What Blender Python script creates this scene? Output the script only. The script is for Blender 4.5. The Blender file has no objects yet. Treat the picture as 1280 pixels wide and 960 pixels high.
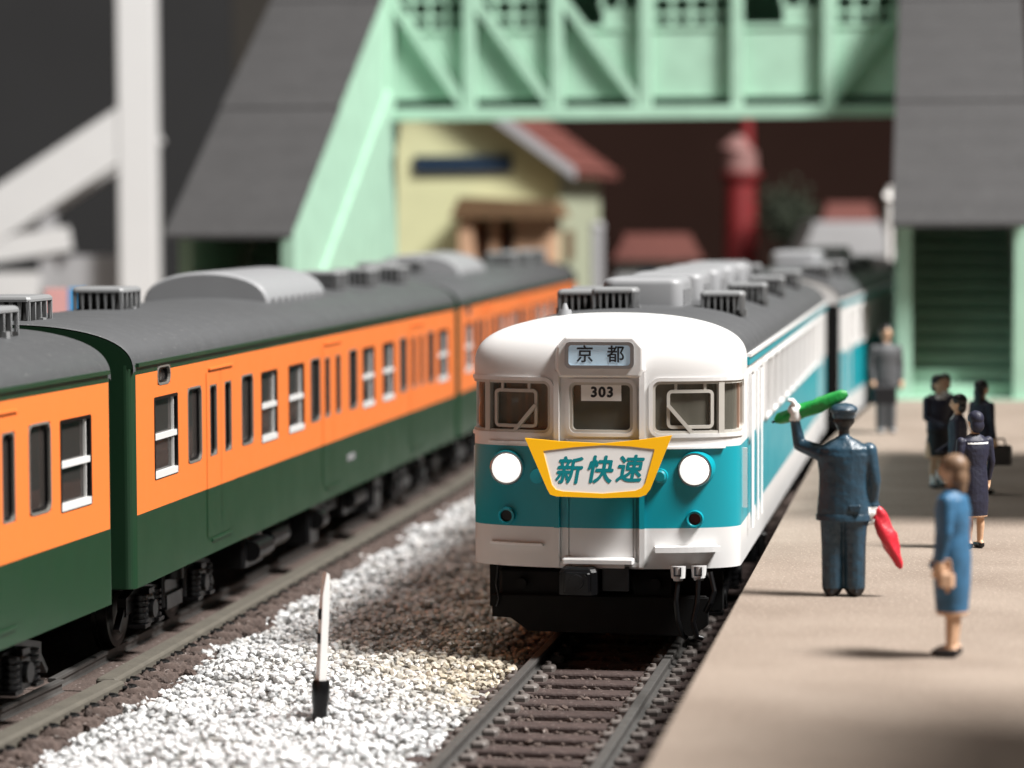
import bpy, bmesh, math, random
from mathutils import Vector, Matrix
random.seed(7)
R = math.radians
scn = bpy.context.scene
col = scn.collection

# ---------------------------------------------------------------- camera, world, lamps, exposure
# everything is built at the prototype's size (1 model millimetre = 0.15 m)
cam_d = bpy.data.cameras.new('camera')
cam = bpy.data.objects.new('camera', cam_d); col.objects.link(cam); scn.camera = cam
PITCH, ROLL, CAMH, FPX = 0.061, 0.004, 4.748, 3503.0
cam_d.sensor_width = 36.0
cam_d.lens = FPX / 1280 * 36.0
cam_d.clip_start = 0.5; cam_d.clip_end = 600
cam.matrix_world = Matrix.Translation((0, 0, CAMH)) @ Matrix.Rotation(math.pi/2 - PITCH, 4, 'X') @ Matrix.Rotation(-ROLL, 4, 'Z')
cam_d.dof.use_dof = True
cam_d.dof.focus_distance = 29.3
cam_d.dof.aperture_fstop = 0.39

world = bpy.data.worlds.new('World'); scn.world = world; world.use_nodes = True
bg = world.node_tree.nodes['Background']
bg.inputs[0].default_value = (1.0, 0.89, 0.77, 1); bg.inputs[1].default_value = 0.052

def area(name, loc, target, power, size, color):
    d = bpy.data.lights.new(name, 'AREA'); d.shape = 'DISK'; d.size = size; d.energy = power; d.color = color
    o = bpy.data.objects.new(name, d); col.objects.link(o); o.location = loc
    o.rotation_euler = (Vector(target) - Vector(loc)).to_track_quat('-Z', 'Y').to_euler()
    return o
TGT = Vector((1, 29, 1)); LDIR = Vector((.545, -.185, .82)).normalized()
area('room_lamp', TGT + LDIR*130, TGT, 520000, 34, (1.0, .975, .945))
area('ceiling_lamp', (-8, 45, 75), (-2, 45, 0), 15000, 26, (1.0, .97, .94))

scn.view_settings.view_transform = 'Standard'
scn.view_settings.look = 'None'
scn.view_settings.exposure = 0.0
scn.view_settings.gamma = 1.0
scn.view_settings.use_curve_mapping = False
scn.cycles.use_denoising = True
scn.cycles.max_bounces = 8
scn.cycles.transparent_max_bounces = 12
scn.cycles.sample_clamp_indirect = 6.0

# ---------------------------------------------------------------- materials
M = {}
def mat(name, color, rough=.45, var=.06, scale=3.0, bump=0.0, bscale=20.0, metal=0.0, spec=.5, emit=None, estr=0.0, island=0.0, coat=0.0, color2=None, speck=None):
    m = bpy.data.materials.new(name); m.use_nodes = True
    nt = m.node_tree; b = nt.nodes['Principled BSDF']
    b.inputs['Roughness'].default_value = rough
    b.inputs['Metallic'].default_value = metal
    b.inputs['Specular IOR Level'].default_value = spec
    b.inputs['Coat Weight'].default_value = coat
    tc = nt.nodes.new('ShaderNodeTexCoord')
    n = nt.nodes.new('ShaderNodeTexNoise'); n.inputs['Scale'].default_value = scale; n.inputs['Detail'].default_value = 6
    nt.links.new(tc.outputs['Object'], n.inputs['Vector'])
    mx = nt.nodes.new('ShaderNodeMix'); mx.data_type = 'RGBA'
    c2 = color2 if color2 else tuple(c*(1-2.2*var) for c in color)
    c1 = color if color2 else tuple(min(1, c*(1+var)) for c in color)
    mx.inputs[6].default_value = (*c1, 1); mx.inputs[7].default_value = (*c2, 1)
    nt.links.new(n.outputs['Fac'], mx.inputs[0])
    out = mx.outputs[2]
    if island:
        g = nt.nodes.new('ShaderNodeNewGeometry')
        hs = nt.nodes.new('ShaderNodeHueSaturation')
        mr = nt.nodes.new('ShaderNodeMapRange'); mr.inputs[3].default_value = 1-island; mr.inputs[4].default_value = 1+island
        nt.links.new(g.outputs['Random Per Island'], mr.inputs[0])
        nt.links.new(mr.outputs[0], hs.inputs['Value']); nt.links.new(out, hs.inputs['Color']); out = hs.outputs[0]
    if speck:
        n3 = nt.nodes.new('ShaderNodeTexNoise'); n3.inputs['Scale'].default_value = speck[0]; n3.inputs['Detail'].default_value = 2
        nt.links.new(tc.outputs['Object'], n3.inputs['Vector'])
        rp = nt.nodes.new('ShaderNodeValToRGB'); rp.color_ramp.elements[0].position = speck[1]; rp.color_ramp.elements[1].position = speck[1]+.06
        nt.links.new(n3.outputs['Fac'], rp.inputs[0])
        m2 = nt.nodes.new('ShaderNodeMix'); m2.data_type = 'RGBA'; m2.inputs[7].default_value = (*speck[2], 1)
        nt.links.new(rp.outputs[0], m2.inputs[0]); nt.links.new(out, m2.inputs[6]); out = m2.outputs[2]
    nt.links.new(out, b.inputs['Base Color'])
    mrr = nt.nodes.new('ShaderNodeMapRange'); mrr.inputs[3].default_value = max(0.02, rough-.08); mrr.inputs[4].default_value = min(1, rough+.12)
    nt.links.new(n.outputs['Fac'], mrr.inputs[0]); nt.links.new(mrr.outputs[0], b.inputs['Roughness'])
    if bump:
        n2 = nt.nodes.new('ShaderNodeTexNoise'); n2.inputs['Scale'].default_value = bscale; n2.inputs['Detail'].default_value = 5
        nt.links.new(tc.outputs['Object'], n2.inputs['Vector'])
        bp = nt.nodes.new('ShaderNodeBump'); bp.inputs['Strength'].default_value = bump; bp.inputs['Distance'].default_value = .03
        nt.links.new(n2.outputs['Fac'], bp.inputs['Height']); nt.links.new(bp.outputs[0], b.inputs['Normal'])
    if emit:
        b.inputs['Emission Color'].default_value = (*emit, 1); b.inputs['Emission Strength'].default_value = estr
    M[name] = m
    return m
def glassmat(name, tint, gloss=.12, rough=.03, haze=.05, hcol=(.5,.46,.40)):
    m = bpy.data.materials.new(name); m.use_nodes = True; nt = m.node_tree
    for n in list(nt.nodes):
        if n.type != 'OUTPUT_MATERIAL': nt.nodes.remove(n)
    o = [n for n in nt.nodes if n.type == 'OUTPUT_MATERIAL'][0]
    t = nt.nodes.new('ShaderNodeBsdfTransparent'); t.inputs[0].default_value = (*tint, 1)
    g = nt.nodes.new('ShaderNodeBsdfGlossy'); g.inputs['Roughness'].default_value = rough
    f = nt.nodes.new('ShaderNodeFresnel'); f.inputs[0].default_value = 1.5
    ad = nt.nodes.new('ShaderNodeMath'); ad.operation = 'ADD'; ad.inputs[1].default_value = gloss - .04
    nt.links.new(f.outputs[0], ad.inputs[0])
    x = nt.nodes.new('ShaderNodeMixShader')
    nt.links.new(ad.outputs[0], x.inputs[0]); nt.links.new(t.outputs[0], x.inputs[1]); nt.links.new(g.outputs[0], x.inputs[2])
    df = nt.nodes.new('ShaderNodeBsdfDiffuse'); df.inputs[0].default_value = (*hcol, 1)
    x2 = nt.nodes.new('ShaderNodeMixShader'); x2.inputs[0].default_value = haze
    nt.links.new(x.outputs[0], x2.inputs[1]); nt.links.new(df.outputs[0], x2.inputs[2])
    nt.links.new(x2.outputs[0], o.inputs[0]); M[name] = m
mat('white_plastic', (.68, .675, .67), .32, .02, 2.0)
mat('teal', (.0, .27, .335), .34, .05, 2.0)
mat('orange', (.76, .185, .040), .36, .03, 1.5)
mat('green', (.011, .040, .018), .33, .08, 1.5)
mat('roof_grey', (.080, .083, .087), .40, .12, 4.0, .10, 60, speck=(22, .665, (.15, .15, .15)))
mat('unit_grey', (.25, .255, .265), .42, .04, 3)
mat('vent_grey', (.21, .215, .22), .45, .05, 3)
mat('vent_dark', (.008, .008, .008), .6)
mat('black', (.0035, .0035, .004), .3, .1, 5, spec=.35)
mat('black_matte', (.004, .004, .004), .7, .1, 5, spec=.2)
mat('steel', (.42, .42, .43), .3, .08, 6, metal=.9)
mat('silver', (.62, .62, .61), .35, .03, 5)
mat('frame_beige', (.46, .44, .40), .4, .05, 5)
mat('frame_dark', (.22, .21, .19), .35, .05, 5, metal=.3)
mat('chrome_line', (.82, .82, .82), .25, .02, 5)
mat('interior', (.075, .058, .050), .7, .35, 1.2)
mat('cab_dark', (.17, .155, .125), .8, .25, 2)
mat('cab_tan', (.42, .26, .19), .6, .2, 2)
glassmat('window_glass', (.62, .60, .58), .05, .03, .05, (.5, .43, .40))
glassmat('cab_glass', (.85, .84, .80), .018, .03, .20, (.42, .40, .33))
mat('lamp_lens', (.9, .9, .87), .2, .01, emit=(1, .99, .94), estr=.9)
mat('sign_blue', (.52, .70, .83), .3, .03, emit=(.6, .8, 1), estr=.12)
mat('ink', (.012, .014, .02), .5)
mat('sign_yellow', (.98, .50, .004), .4, .03)
mat('sign_white', (.76, .75, .73), .4, .02)
mat('sign_teal', (.0, .20, .23), .4, .03)
mat('red_lens', (.12, .006, .006), .3)
mat('ballast_stone', (.51, .52, .525), .42, .08, 9, .25, 40, island=.36, coat=.25)
mat('ballast_bed', (.36, .35, .33), .9, .2, 12, .6, 30)
mat('ground', (.055, .045, .038), .9, .2, 2, .3, 10)
mat('roadbed', (.080, .056, .047), .85, .25, 14, .7, 26, island=.35, speck=(18, .66, (.30, .26, .24)))
mat('sleeper', (.050, .031, .027), .75, .25, 8, .4, 30, speck=(22, .68, (.27, .22, .20)))
mat('strip_tan', (.10, .09, .072), .75, .2, 3, .3, 20)
mat('rail_metal', (.11, .105, .10), .42, .2, 6, metal=.35)
mat('fastener', (.14, .12, .11), .6, .3, 12)
mat('platform_top', (.30, .245, .20), .88, .13, .8, .45, 22, color2=(.145, .108, .082), speck=(30, .62, (.40, .33, .27)))
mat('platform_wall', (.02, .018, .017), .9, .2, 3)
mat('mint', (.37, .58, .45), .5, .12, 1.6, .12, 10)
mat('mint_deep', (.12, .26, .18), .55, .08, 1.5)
mat('bridge_roof', (.049, .048, .049), .6, .18, 1.2, .25, 18, speck=(12, .64, (.075, .075, .075)))
mat('dark_green', (.02, .045, .03), .7)
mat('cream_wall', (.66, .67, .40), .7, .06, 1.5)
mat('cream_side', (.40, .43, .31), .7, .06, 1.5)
mat('tile_red', (.17, .055, .044), .65, .15, 2)
mat('fascia', (.36, .36, .38), .6)
mat('navy_sign', (.012, .03, .06), .5)
mat('porch_brown', (.15, .085, .04), .7, .15, 3)
mat('peach', (.58, .36, .23), .7, .08, 2)
mat('tower_red', (.19, .014, .016), .5, .1, 1)
mat('tower_pink', (.26, .13, .12), .6, .2, 1)
mat('backdrop_brown', (.022, .012, .0098), 1.0, .15, .15, spec=0)
mat('backdrop_grey', (.036, .036, .037), 1.0, .08, .15, spec=0)
mat('white_steel', (.60, .60, .60), .5, .03, 1)
mat('pale_grey', (.33, .33, .34), .6, .1, 1)
mat('poster_blue', (.05, .36, .72), .5)
mat('poster_pink', (.8, .42, .4), .5)
mat('leaf_dark', (.025, .035, .018), .8, .4, 4)
mat('bark', (.03, .02, .015), .9)
mat('coat_navy_blue', (.024, .062, .098), .36, .30, 9, .55, 12)
mat('cloth_blue', (.035, .14, .27), .5, .30, 7, .4, 10)
mat('uniform', (.010, .011, .032), .55, .3, 8, .4, 12)
mat('skirt_black', (.008, .008, .012), .55)
mat('grey_suit', (.07, .073, .078), .6, .15, 6)
mat('skin', (.60, .37, .23), .5, .06, 6)
mat('hair_black', (.006, .006, .006), .4)
mat('hair_brown', (.20, .12, .07), .5, .15, 12)
mat('shoe', (.010, .010, .012), .35)
mat('glove', (.82, .82, .81), .5, .04, 10)
mat('flag_green', (.012, .30, .05), .42, .15, 8, .3, 20)
mat('flag_red', (.58, .018, .035), .42, .15, 8, .3, 20)
mat('post_white', (.76, .74, .72), .4, .05, 5)
mat('mouth', (.35, .10, .08), .5)

# ---------------------------------------------------------------- helpers
class MB:
    def __init__(s): s.v = []; s.f = []; s.mi = []; s.sm = []
    def add(s, vs, fs, mi=0, smooth=False):
        o = len(s.v); s.v += [tuple(v) for v in vs]
        for f in fs: s.f.append(tuple(i+o for i in f)); s.mi.append(mi); s.sm.append(smooth)
        return s
    def box(s, x0, x1, y0, y1, z0, z1, mi=0):
        v = [(x0,y0,z0),(x1,y0,z0),(x1,y1,z0),(x0,y1,z0),(x0,y0,z1),(x1,y0,z1),(x1,y1,z1),(x0,y1,z1)]
        return s.add(v, [(3,2,1,0),(4,5,6,7),(0,1,5,4),(1,2,6,5),(2,3,7,6),(3,0,4,7)], mi)
    def bbox(s, x0, x1, y0, y1, z0, z1, b, mi=0):
        # box with chamfered top and vertical edges
        def ring(i, z): 
            a,c,d,e = x0+i, x1-i, y0+i, y1-i
            return [(a+b,d,z),(c-b,d,z),(c,d+b,z),(c,e-b,z),(c-b,e,z),(a+b,e,z),(a,e-b,z),(a,d+b,z)]
        rs = [ring(0,z0), ring(0,z1-b), ring(b*.35,z1-b*.35), ring(b,z1)]
        vs = sum(rs, []); fs = []
        for k in range(3):
            for i in range(8): fs.append((k*8+i, k*8+(i+1)%8, (k+1)*8+(i+1)%8, (k+1)*8+i))
        fs.append(tuple(range(24,32))); fs.append(tuple(range(7,-1,-1)))
        return s.add(vs, fs, mi)
    def prism(s, poly, axis, a, b, mi=0):
        # poly in the two other axes, extruded along axis
        def P(p, t):
            if axis == 'y': return (p[0], t, p[1])
            if axis == 'x': return (t, p[0], p[1])
            return (p[0], p[1], t)
        n = len(poly)
        v = [P(p,a) for p in poly] + [P(p,b) for p in poly]
        f = [tuple(range(n)), tuple(range(2*n-1, n-1, -1))] + [(i, i+n, (i+1)%n+n, (i+1)%n) for i in range(n)]
        return s.add(v, f, mi)
    def cyl(s, a, b, r1, r2=None, n=12, mi=0, smooth=True, cap=True):
        a = Vector(a); b = Vector(b); r2 = r1 if r2 is None else r2
        d = (b-a).normalized(); t = d.orthogonal().normalized(); q = d.cross(t)
        vs = [a+(t*math.cos(2*math.pi*i/n)+q*math.sin(2*math.pi*i/n))*r1 for i in range(n)]
        vs += [b+(t*math.cos(2*math.pi*i/n)+q*math.sin(2*math.pi*i/n))*r2 for i in range(n)]
        s.add(vs, [(i,(i+1)%n,(i+1)%n+n,i+n) for i in range(n)], mi, smooth)
        if cap: s.add(vs, [tuple(range(n-1,-1,-1)), tuple(range(n,2*n))], mi)
        return s
    def bar(s, a, b, w, h, mi=0, up=(0,0,1)):
        a = Vector(a); b = Vector(b); d = (b-a).normalized(); x = d.cross(Vector(up)).normalized(); z = x.cross(d)
        vs = []
        for p in (a, b):
            for (i,j) in ((-1,-1),(1,-1),(1,1),(-1,1)): vs.append(p + x*(i*w/2) + z*(j*h/2))
        return s.add(vs, [(0,1,2,3),(7,6,5,4),(0,4,5,1),(1,5,6,2),(2,6,7,3),(3,7,4,0)], mi)
    def tube(s, pts, r, n=8, mi=0):
        for i in range(len(pts)-1): s.cyl(pts[i], pts[i+1], r, r, n, mi)
        return s
    def ell(s, c, r, n=14, m=10, mi=0, rot=None):
        vs = []; fs = []
        for j in range(m+1):
            ph = math.pi*j/m
            for i in range(n):
                th = 2*math.pi*i/n
                p = Vector((r[0]*math.sin(ph)*math.cos(th), r[1]*math.sin(ph)*math.sin(th), r[2]*math.cos(ph)))
                if rot: p = rot @ p
                vs.append(p + Vector(c))
        for j in range(m):
            for i in range(n): fs.append((j*n+i, (j+1)*n+i, (j+1)*n+(i+1)%n, j*n+(i+1)%n))
        return s.add(vs, fs, mi, True)
    def loft(s, rings, mi=0, smooth=True, cap=True):
        n = len(rings[0]); vs = sum([list(r) for r in rings], []); fs = []
        for k in range(len(rings)-1):
            for i in range(n): fs.append((k*n+i, k*n+(i+1)%n, (k+1)*n+(i+1)%n, (k+1)*n+i))
        s.add(vs, fs, mi, smooth)
        if cap: s.add(vs, [tuple(range(n-1,-1,-1)), tuple(range((len(rings)-1)*n, len(rings)*n))], mi)
        return s
    def capsule(s, a, b, r1, r2, n=12):
        s.cyl(a, b, r1, r2, n); s.ell(a, (r1,)*3, n, 8); s.ell(b, (r2,)*3, n, 8); return s
    def mesh(s, name, mats):
        me = bpy.data.meshes.new(name); me.from_pydata(s.v, [], s.f)
        for m in (mats if isinstance(mats, (list, tuple)) else [mats]): me.materials.append(M[m])
        me.polygons.foreach_set('material_index', s.mi); me.polygons.foreach_set('use_smooth', s.sm)
        bm = bmesh.new(); bm.from_mesh(me); bmesh.ops.recalc_face_normals(bm, faces=bm.faces); bm.to_mesh(me); bm.free()
        return me
    def build(s, name, mats, parent=None, loc=(0,0,0)):
        o = bpy.data.objects.new(name, s.mesh(name, mats)); col.objects.link(o); o.location = loc
        if parent: o.parent = parent
        return o
def link(name, me, parent=None, loc=(0,0,0), rz=0):
    o = bpy.data.objects.new(name, me); col.objects.link(o); o.location = loc; o.rotation_euler = (0,0,rz)
    if parent: o.parent = parent
    return o
def tag(o, label, cat, group=None):
    o['label'] = label; o['category'] = cat
    if group: o['group'] = group
    return o
def empty(name, loc=(0,0,0), yaw=0):
    o = bpy.data.objects.new(name, None); col.objects.link(o); o.location = loc; o.rotation_euler = (0,0,-yaw); o.empty_display_size = .3
    return o
def struct(o, kind='structure'): o['kind'] = kind; return o
def autosmooth(o, ang=35):
    me = o.data
    me.polygons.foreach_set('use_smooth', [True]*len(me.polygons))
    bm = bmesh.new(); bm.from_mesh(me)
    for e in bm.edges:
        if len(e.link_faces) == 2 and e.calc_face_angle(0) > R(ang): e.smooth = False
    bm.to_mesh(me); bm.free()
    return o
def text(body, name, size, mname, parent, loc, rot=(math.pi/2,0,0), shear=0.0, sx=1.0, offset=0.0, thick=0, spacing=1.0):
    # bold by overprinting: copies shifted by the offset, each a hair in front of the last
    o = text_once(body, name, size, mname, parent, loc, rot, shear, sx, spacing)
    if offset:
        me = o.data; V = [v.co.copy() for v in me.vertices]; F = [tuple(p.vertices) for p in me.polygons]
        vs = []; fs = []
        for k, (a, c) in enumerate(((0,0),(offset,0),(-offset,0),(0,offset),(0,-offset),(offset*.7,offset*.7),(-offset*.7,-offset*.7))):
            n0 = len(vs); vs += [(v.x+a, v.y+c, v.z+.00015*k) for v in V]; fs += [tuple(i+n0 for i in f) for f in F]
        m2 = bpy.data.meshes.new(name); m2.from_pydata(vs, [], fs); m2.materials.append(M[mname]); o.data = m2
    return o
def text_once(body, name, size, mname, parent, loc, rot, shear, sx, spacing):
    c = bpy.data.curves.new(name, 'FONT'); c.body = body; c.size = size; c.align_x = 'CENTER'; c.align_y = 'CENTER'
    c.shear = shear; c.extrude = 0.0; c.space_character = spacing; c.resolution_u = 4
    t = bpy.data.objects.new(name, c); col.objects.link(t)
    bpy.context.view_layer.update()
    me = bpy.data.meshes.new_from_object(t.evaluated_get(bpy.context.evaluated_depsgraph_get()))
    bpy.data.objects.remove(t)
    me.materials.clear(); me.materials.append(M[mname])
    o = bpy.data.objects.new(name, me); col.objects.link(o); o.location = loc; o.rotation_euler = rot; o.scale = (sx,1,1); o.parent = parent
    return o

# ---------------------------------------------------------------- the setting
WYAW = .159; WX, WY = .945, 29.75          # white train: front centre and heading
def wpos(lat, along, z=0):
    return Vector((WX + lat*math.cos(WYAW) + along*math.sin(WYAW), WY - lat*math.sin(WYAW) + along*math.cos(WYAW), z))

struct(MB().box(-90, 90, -10, 160, -1.0, -.42).build('ground', 'ground'))

# platform: one slab with a lip, following the white train's track
EY = .156
def edge(Y): return 1.915 + (Y-24.93)*.1568 + .25*max(0, min(1, (Y-43)/6)) + .050*max(0, Y-48)
def platform():
    ys = [-8 + i*3.0 for i in range(34)]
    b = MB()
    for i in range(len(ys)-1):
        a, c = ys[i], ys[i+1]
        ea, ec = edge(a), edge(c)
        b.add([(ea,a,1.1),(ea+16,a,1.1),(ec+16,c,1.1),(ec,c,1.1)], [(0,1,2,3)], 0)
        b.add([(ea,a,1.1),(ec,c,1.1),(ec,c,.93),(ea,a,.93)], [(0,1,2,3)], 0)
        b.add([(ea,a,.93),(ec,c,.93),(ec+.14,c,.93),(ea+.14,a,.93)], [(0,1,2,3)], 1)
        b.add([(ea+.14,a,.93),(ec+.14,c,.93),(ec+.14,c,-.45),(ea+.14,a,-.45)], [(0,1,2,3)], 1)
    o = b.build('platform', ['platform_top', 'platform_wall'])
    struct(o)
platform()
# far platform behind the orange train
struct(MB().box(-16, -5.2+1.0, 52, 95, -.42, 1.0).build('far_platform', ['platform_top']))

# backdrop boards at the back of the layout
b = MB().box(-9.6, 45, 118, 118.6, -.42, 40); tag(b.build('backdrop_board', 'backdrop_brown'), 'plain dark brown backdrop board behind the footbridge', 'backdrop')
b = MB().box(-60, -11.0, 111, 111.6, -.42, 40); tag(b.build('backdrop_board', 'backdrop_grey'), 'plain dark grey backdrop board behind the white frame', 'backdrop')

# ballast bed and loose stones
OYAW = .152; OX, OY = -5.349, 29.112
def oaxis(Y):
    if Y < 28.6: return -5.411 + (Y-28.141)*math.tan(.194)
    if Y < 48.5: return OX + (Y-OY)*math.tan(OYAW)
    return OX + (48.5-OY)*math.tan(OYAW) + (Y-48.5)*math.tan(.128)
def waxis(Y): return WX + (Y-WY)*math.tan(WYAW)
def bal_z(X, Y):
    l = X-oaxis(Y)-1.75; r = waxis(Y)-.92-X
    e = max(0, min(l, r, 1.0))
    return -.17 + .12*min(1, e/.6) + .035*math.sin(X*2.1+Y*1.3) + .03*math.sin(X*4.7-Y*2.9) + .02*math.sin(Y*7.1+X*3)
bed = MB()
NY = 60; NX = 16
vs = []
for j in range(NY+1):
    Y = 15 + j*1.0
    x0, x1 = oaxis(Y)-2.6, waxis(Y)+1.9
    for i in range(NX+1):
        X = x0 + (x1-x0)*i/NX
        l = X-oaxis(Y)-1.75; r = waxis(Y)-.92-X
        z = bal_z(X, Y)-.05 if (l > 0 and r > 0) else -.22
        vs.append((X, Y, z))
bed.add(vs, [(j*(NX+1)+i, j*(NX+1)+i+1, (j+1)*(NX+1)+i+1, (j+1)*(NX+1)+i) for j in range(NY) for i in range(NX)], 0, True)
struct(bed.build('ballast_bed', 'ballast_bed'))
ico_bm = bmesh.new(); bmesh.ops.create_icosphere(ico_bm, subdivisions=1, radius=1)
ICO_V = [v.co.copy() for v in ico_bm.verts]; ICO_F = [tuple(v.index for v in f.verts) for f in ico_bm.faces]; ico_bm.free()
rs = random.Random(3)
STONES = []
for k in range(24):
    q = Vector((rs.uniform(.8,1.25), rs.uniform(.7,1.1), rs.uniform(.6,.9)))
    STONES.append([Vector((v.x*q.x, v.y*q.y, v.z*q.z))*rs.uniform(.72,1.2) for v in ICO_V])
def stones(pts, name, mname, parent=None, tan=None):
    vs = []; fs = []; cs = []
    for (x, y, z, s) in pts:
        t = STONES[rs.randrange(24)]
        rot = Matrix.Rotation(rs.uniform(0,6.28), 3, 'Z') @ Matrix.Rotation(rs.uniform(-.6,.6), 3, 'X')
        o = len(vs)
        for v in t:
            w = rot @ v
            vs.append((x+w.x*s, y+w.y*s, z+w.z*s))
        if tan: cs += [tan(x, y)]*len(t)
        fs += [(a+o, b_+o, c+o) for a,b_,c in ICO_F]
    me = bpy.data.meshes.new(name); me.from_pydata(vs, [], fs); me.materials.append(M[mname])
    if tan:
        at_ = me.attributes.new('warm_light', 'FLOAT', 'POINT'); at_.data.foreach_set('value', cs)
    o = link(name, me, parent); return o
pts = []
Y = 21.5
while Y < 62:
    st = .072 if Y < 33 else (.10 if Y < 44 else .15)
    X = oaxis(Y)+1.72
    while X < waxis(Y)-.93:
        x = X+rs.uniform(-.045,.045); y = Y+rs.uniform(-.045,.045)
        pts.append((x, y, bal_z(x, y)+rs.uniform(-.02,.035), st*rs.uniform(.42,.80)))
        X += st
    Y += st
def warm_light(x, y):  # warm lamplight and brown shade painted into the stones beside the white train
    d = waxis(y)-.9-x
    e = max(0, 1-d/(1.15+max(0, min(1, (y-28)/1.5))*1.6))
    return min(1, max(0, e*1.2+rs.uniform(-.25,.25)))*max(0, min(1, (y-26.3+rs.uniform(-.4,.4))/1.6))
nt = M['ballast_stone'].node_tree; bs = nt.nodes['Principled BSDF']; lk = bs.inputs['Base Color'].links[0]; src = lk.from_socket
an = nt.nodes.new('ShaderNodeAttribute'); an.attribute_name = 'warm_light'
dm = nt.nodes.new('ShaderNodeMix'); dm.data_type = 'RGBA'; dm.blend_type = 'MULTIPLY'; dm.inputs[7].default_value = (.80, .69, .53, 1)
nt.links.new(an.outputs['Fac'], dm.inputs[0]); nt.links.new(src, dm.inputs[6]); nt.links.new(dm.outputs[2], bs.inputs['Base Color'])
o = stones(pts, 'ballast', 'ballast_stone', None, warm_light); struct(o, 'stuff')
tag(o, 'loose white ballast stones heaped between the two tracks', 'gravel'); 

# ---------------------------------------------------------------- tracks
def rail_mesh(L):
    prof = [(-.07,-.15),(.07,-.15),(.07,-.125),(.02,-.11),(.02,-.045),(.045,-.035),(.045,-.004),(.036,0),(-.036,0),(-.045,-.004),(-.045,-.035),(-.02,-.045),(-.02,-.11),(-.07,-.125)]
    return MB().prism(prof, 'y', 0, L).mesh('rail', 'rail_metal')
def sleeper_mesh():
    b = MB().bbox(-1.13, 1.13, -.13, .13, -.25, -.15, .025); return b.mesh('sleeper', 'sleeper')
def fastener_mesh():
    b = MB().bbox(-.075, .075, -.10, .10, -.152, -.085, .025).cyl((.0,0,-.09),(0,0,-.05), .035, .03, 8); return b.mesh('rail_fastener', 'fastener')
SLP = sleeper_mesh(); FAS = fastener_mesh()
# white train's track
t = tag(empty('railway_track', wpos(0, -14), WYAW), 'track with dark rails and brown sleepers in front of the white train', 'track')
for s in (-1, 1): link('rail', rail_mesh(56), t, (s*.70, 0, 0))
MB().prism([(-1.35,-.4),(1.35,-.4),(1.2,-.215),(-1.2,-.215)], 'y', 0, 56).build('roadbed', 'roadbed', t)
k = 0
for i in range(46):
    y = .3 + i*.62
    link('sleeper', SLP, t, (0, y, 0))
    if i < 30:
        for s in (-1, 1):
            for q in (-1, 1): link('rail_fastener', FAS, t, (s*.70+q*.135, y, 0))
pp = []
for i in range(2600):
    x = rs.uniform(-1.15, 1.15); y = rs.uniform(0, 17)
    if abs(abs(x)-.7) < .12: continue
    pp.append((x, y, -.2+rs.uniform(-.01,.02), rs.uniform(.022,.05)))
o = stones(pp, 'roadbed_gravel', 'roadbed', t); o['kind'] = 'stuff'
# orange train's track, in three straight runs (one per car)
t = tag(empty('railway_track', (0,0,0), 0), 'track with brown shoulder and bumpy sleeper ends under the orange train', 'track')
bump = MB()
rbp = random.Random(21)
bump.loft([[(math.cos(a)*.26*sc*rbp.uniform(.8,1.15), math.sin(a)*.13*sc*rbp.uniform(.8,1.15), -.26+h*rbp.uniform(.85,1.1)) for a in [2*math.pi*i/10 for i in range(10)]] for sc, h in ((1.05,0),(1,.14),(.86,.20),(.5,.235))])
BUMP = bump.mesh('sleeper_end', 'roadbed')
hook = MB(); n = 7
hook.tube([(.10*math.cos(a)-.02, .085*math.sin(a), -.035) for a in [math.pi*(-.5+i/n) for i in range(n+1)]], .024, 6)
HOOK = hook.mesh('rail_fastener', 'black_matte')
oruns = [((-5.411,28.141), .194, -10, .45), ((OX,OY), OYAW, -.5, 19.9), (None, .128, 0, 34)]
for (p, yw, a0, a1) in oruns:
    if p is None: p = (oaxis(48.5), 48.5)
    run_b = [MB() for _ in range(3)]
    T = Matrix.Translation((p[0], p[1], 0)) @ Matrix.Rotation(-yw, 4, 'Z')
    for s in (-1, 1):
        o = link('rail', rail_mesh(a1-a0), t); o.matrix_local = T @ Matrix.Translation((s*.70, a0, 0))
    o = MB().prism([(-2.0,-.4),(1.95,-.4),(1.72,-.24),(1.2,-.12),(-1.3,-.12)], 'y', a0, a1).build('roadbed', 'roadbed', t); o.matrix_local = T
    o = MB().bbox(1.16, 1.40, a0, a1, -.3, .015, .03).build('tan_strip', 'strip_tan', t); o.matrix_local = T  # plain tan strip along the roadbed shoulder
    y = a0+.2
    while y < a1-.1:
        if p[1]+y < 60:
            o = link('sleeper_end', BUMP, t); o.matrix_local = T @ Matrix.Translation((1.58, y, 0)) @ Matrix.Rotation(rs.uniform(-.15,.15), 4, 'Z')
            o = link('rail_fastener', HOOK, t); o.matrix_local = T @ Matrix.Translation((1.46, y+.05, .0))
        y += .56
    pp = []
    for i in range(int((a1-a0)*130)):
        x = rs.uniform(1.42, 2.05); y = rs.uniform(a0, a1)
        pp.append((x, y, -.13-.30*max(0,x-1.65)+rs.uniform(-.03,.06), rs.uniform(.03,.075)))
    o = stones(pp, 'roadbed_gravel', 'roadbed', t); o.matrix_local = T; o['kind'] = 'stuff'

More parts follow.
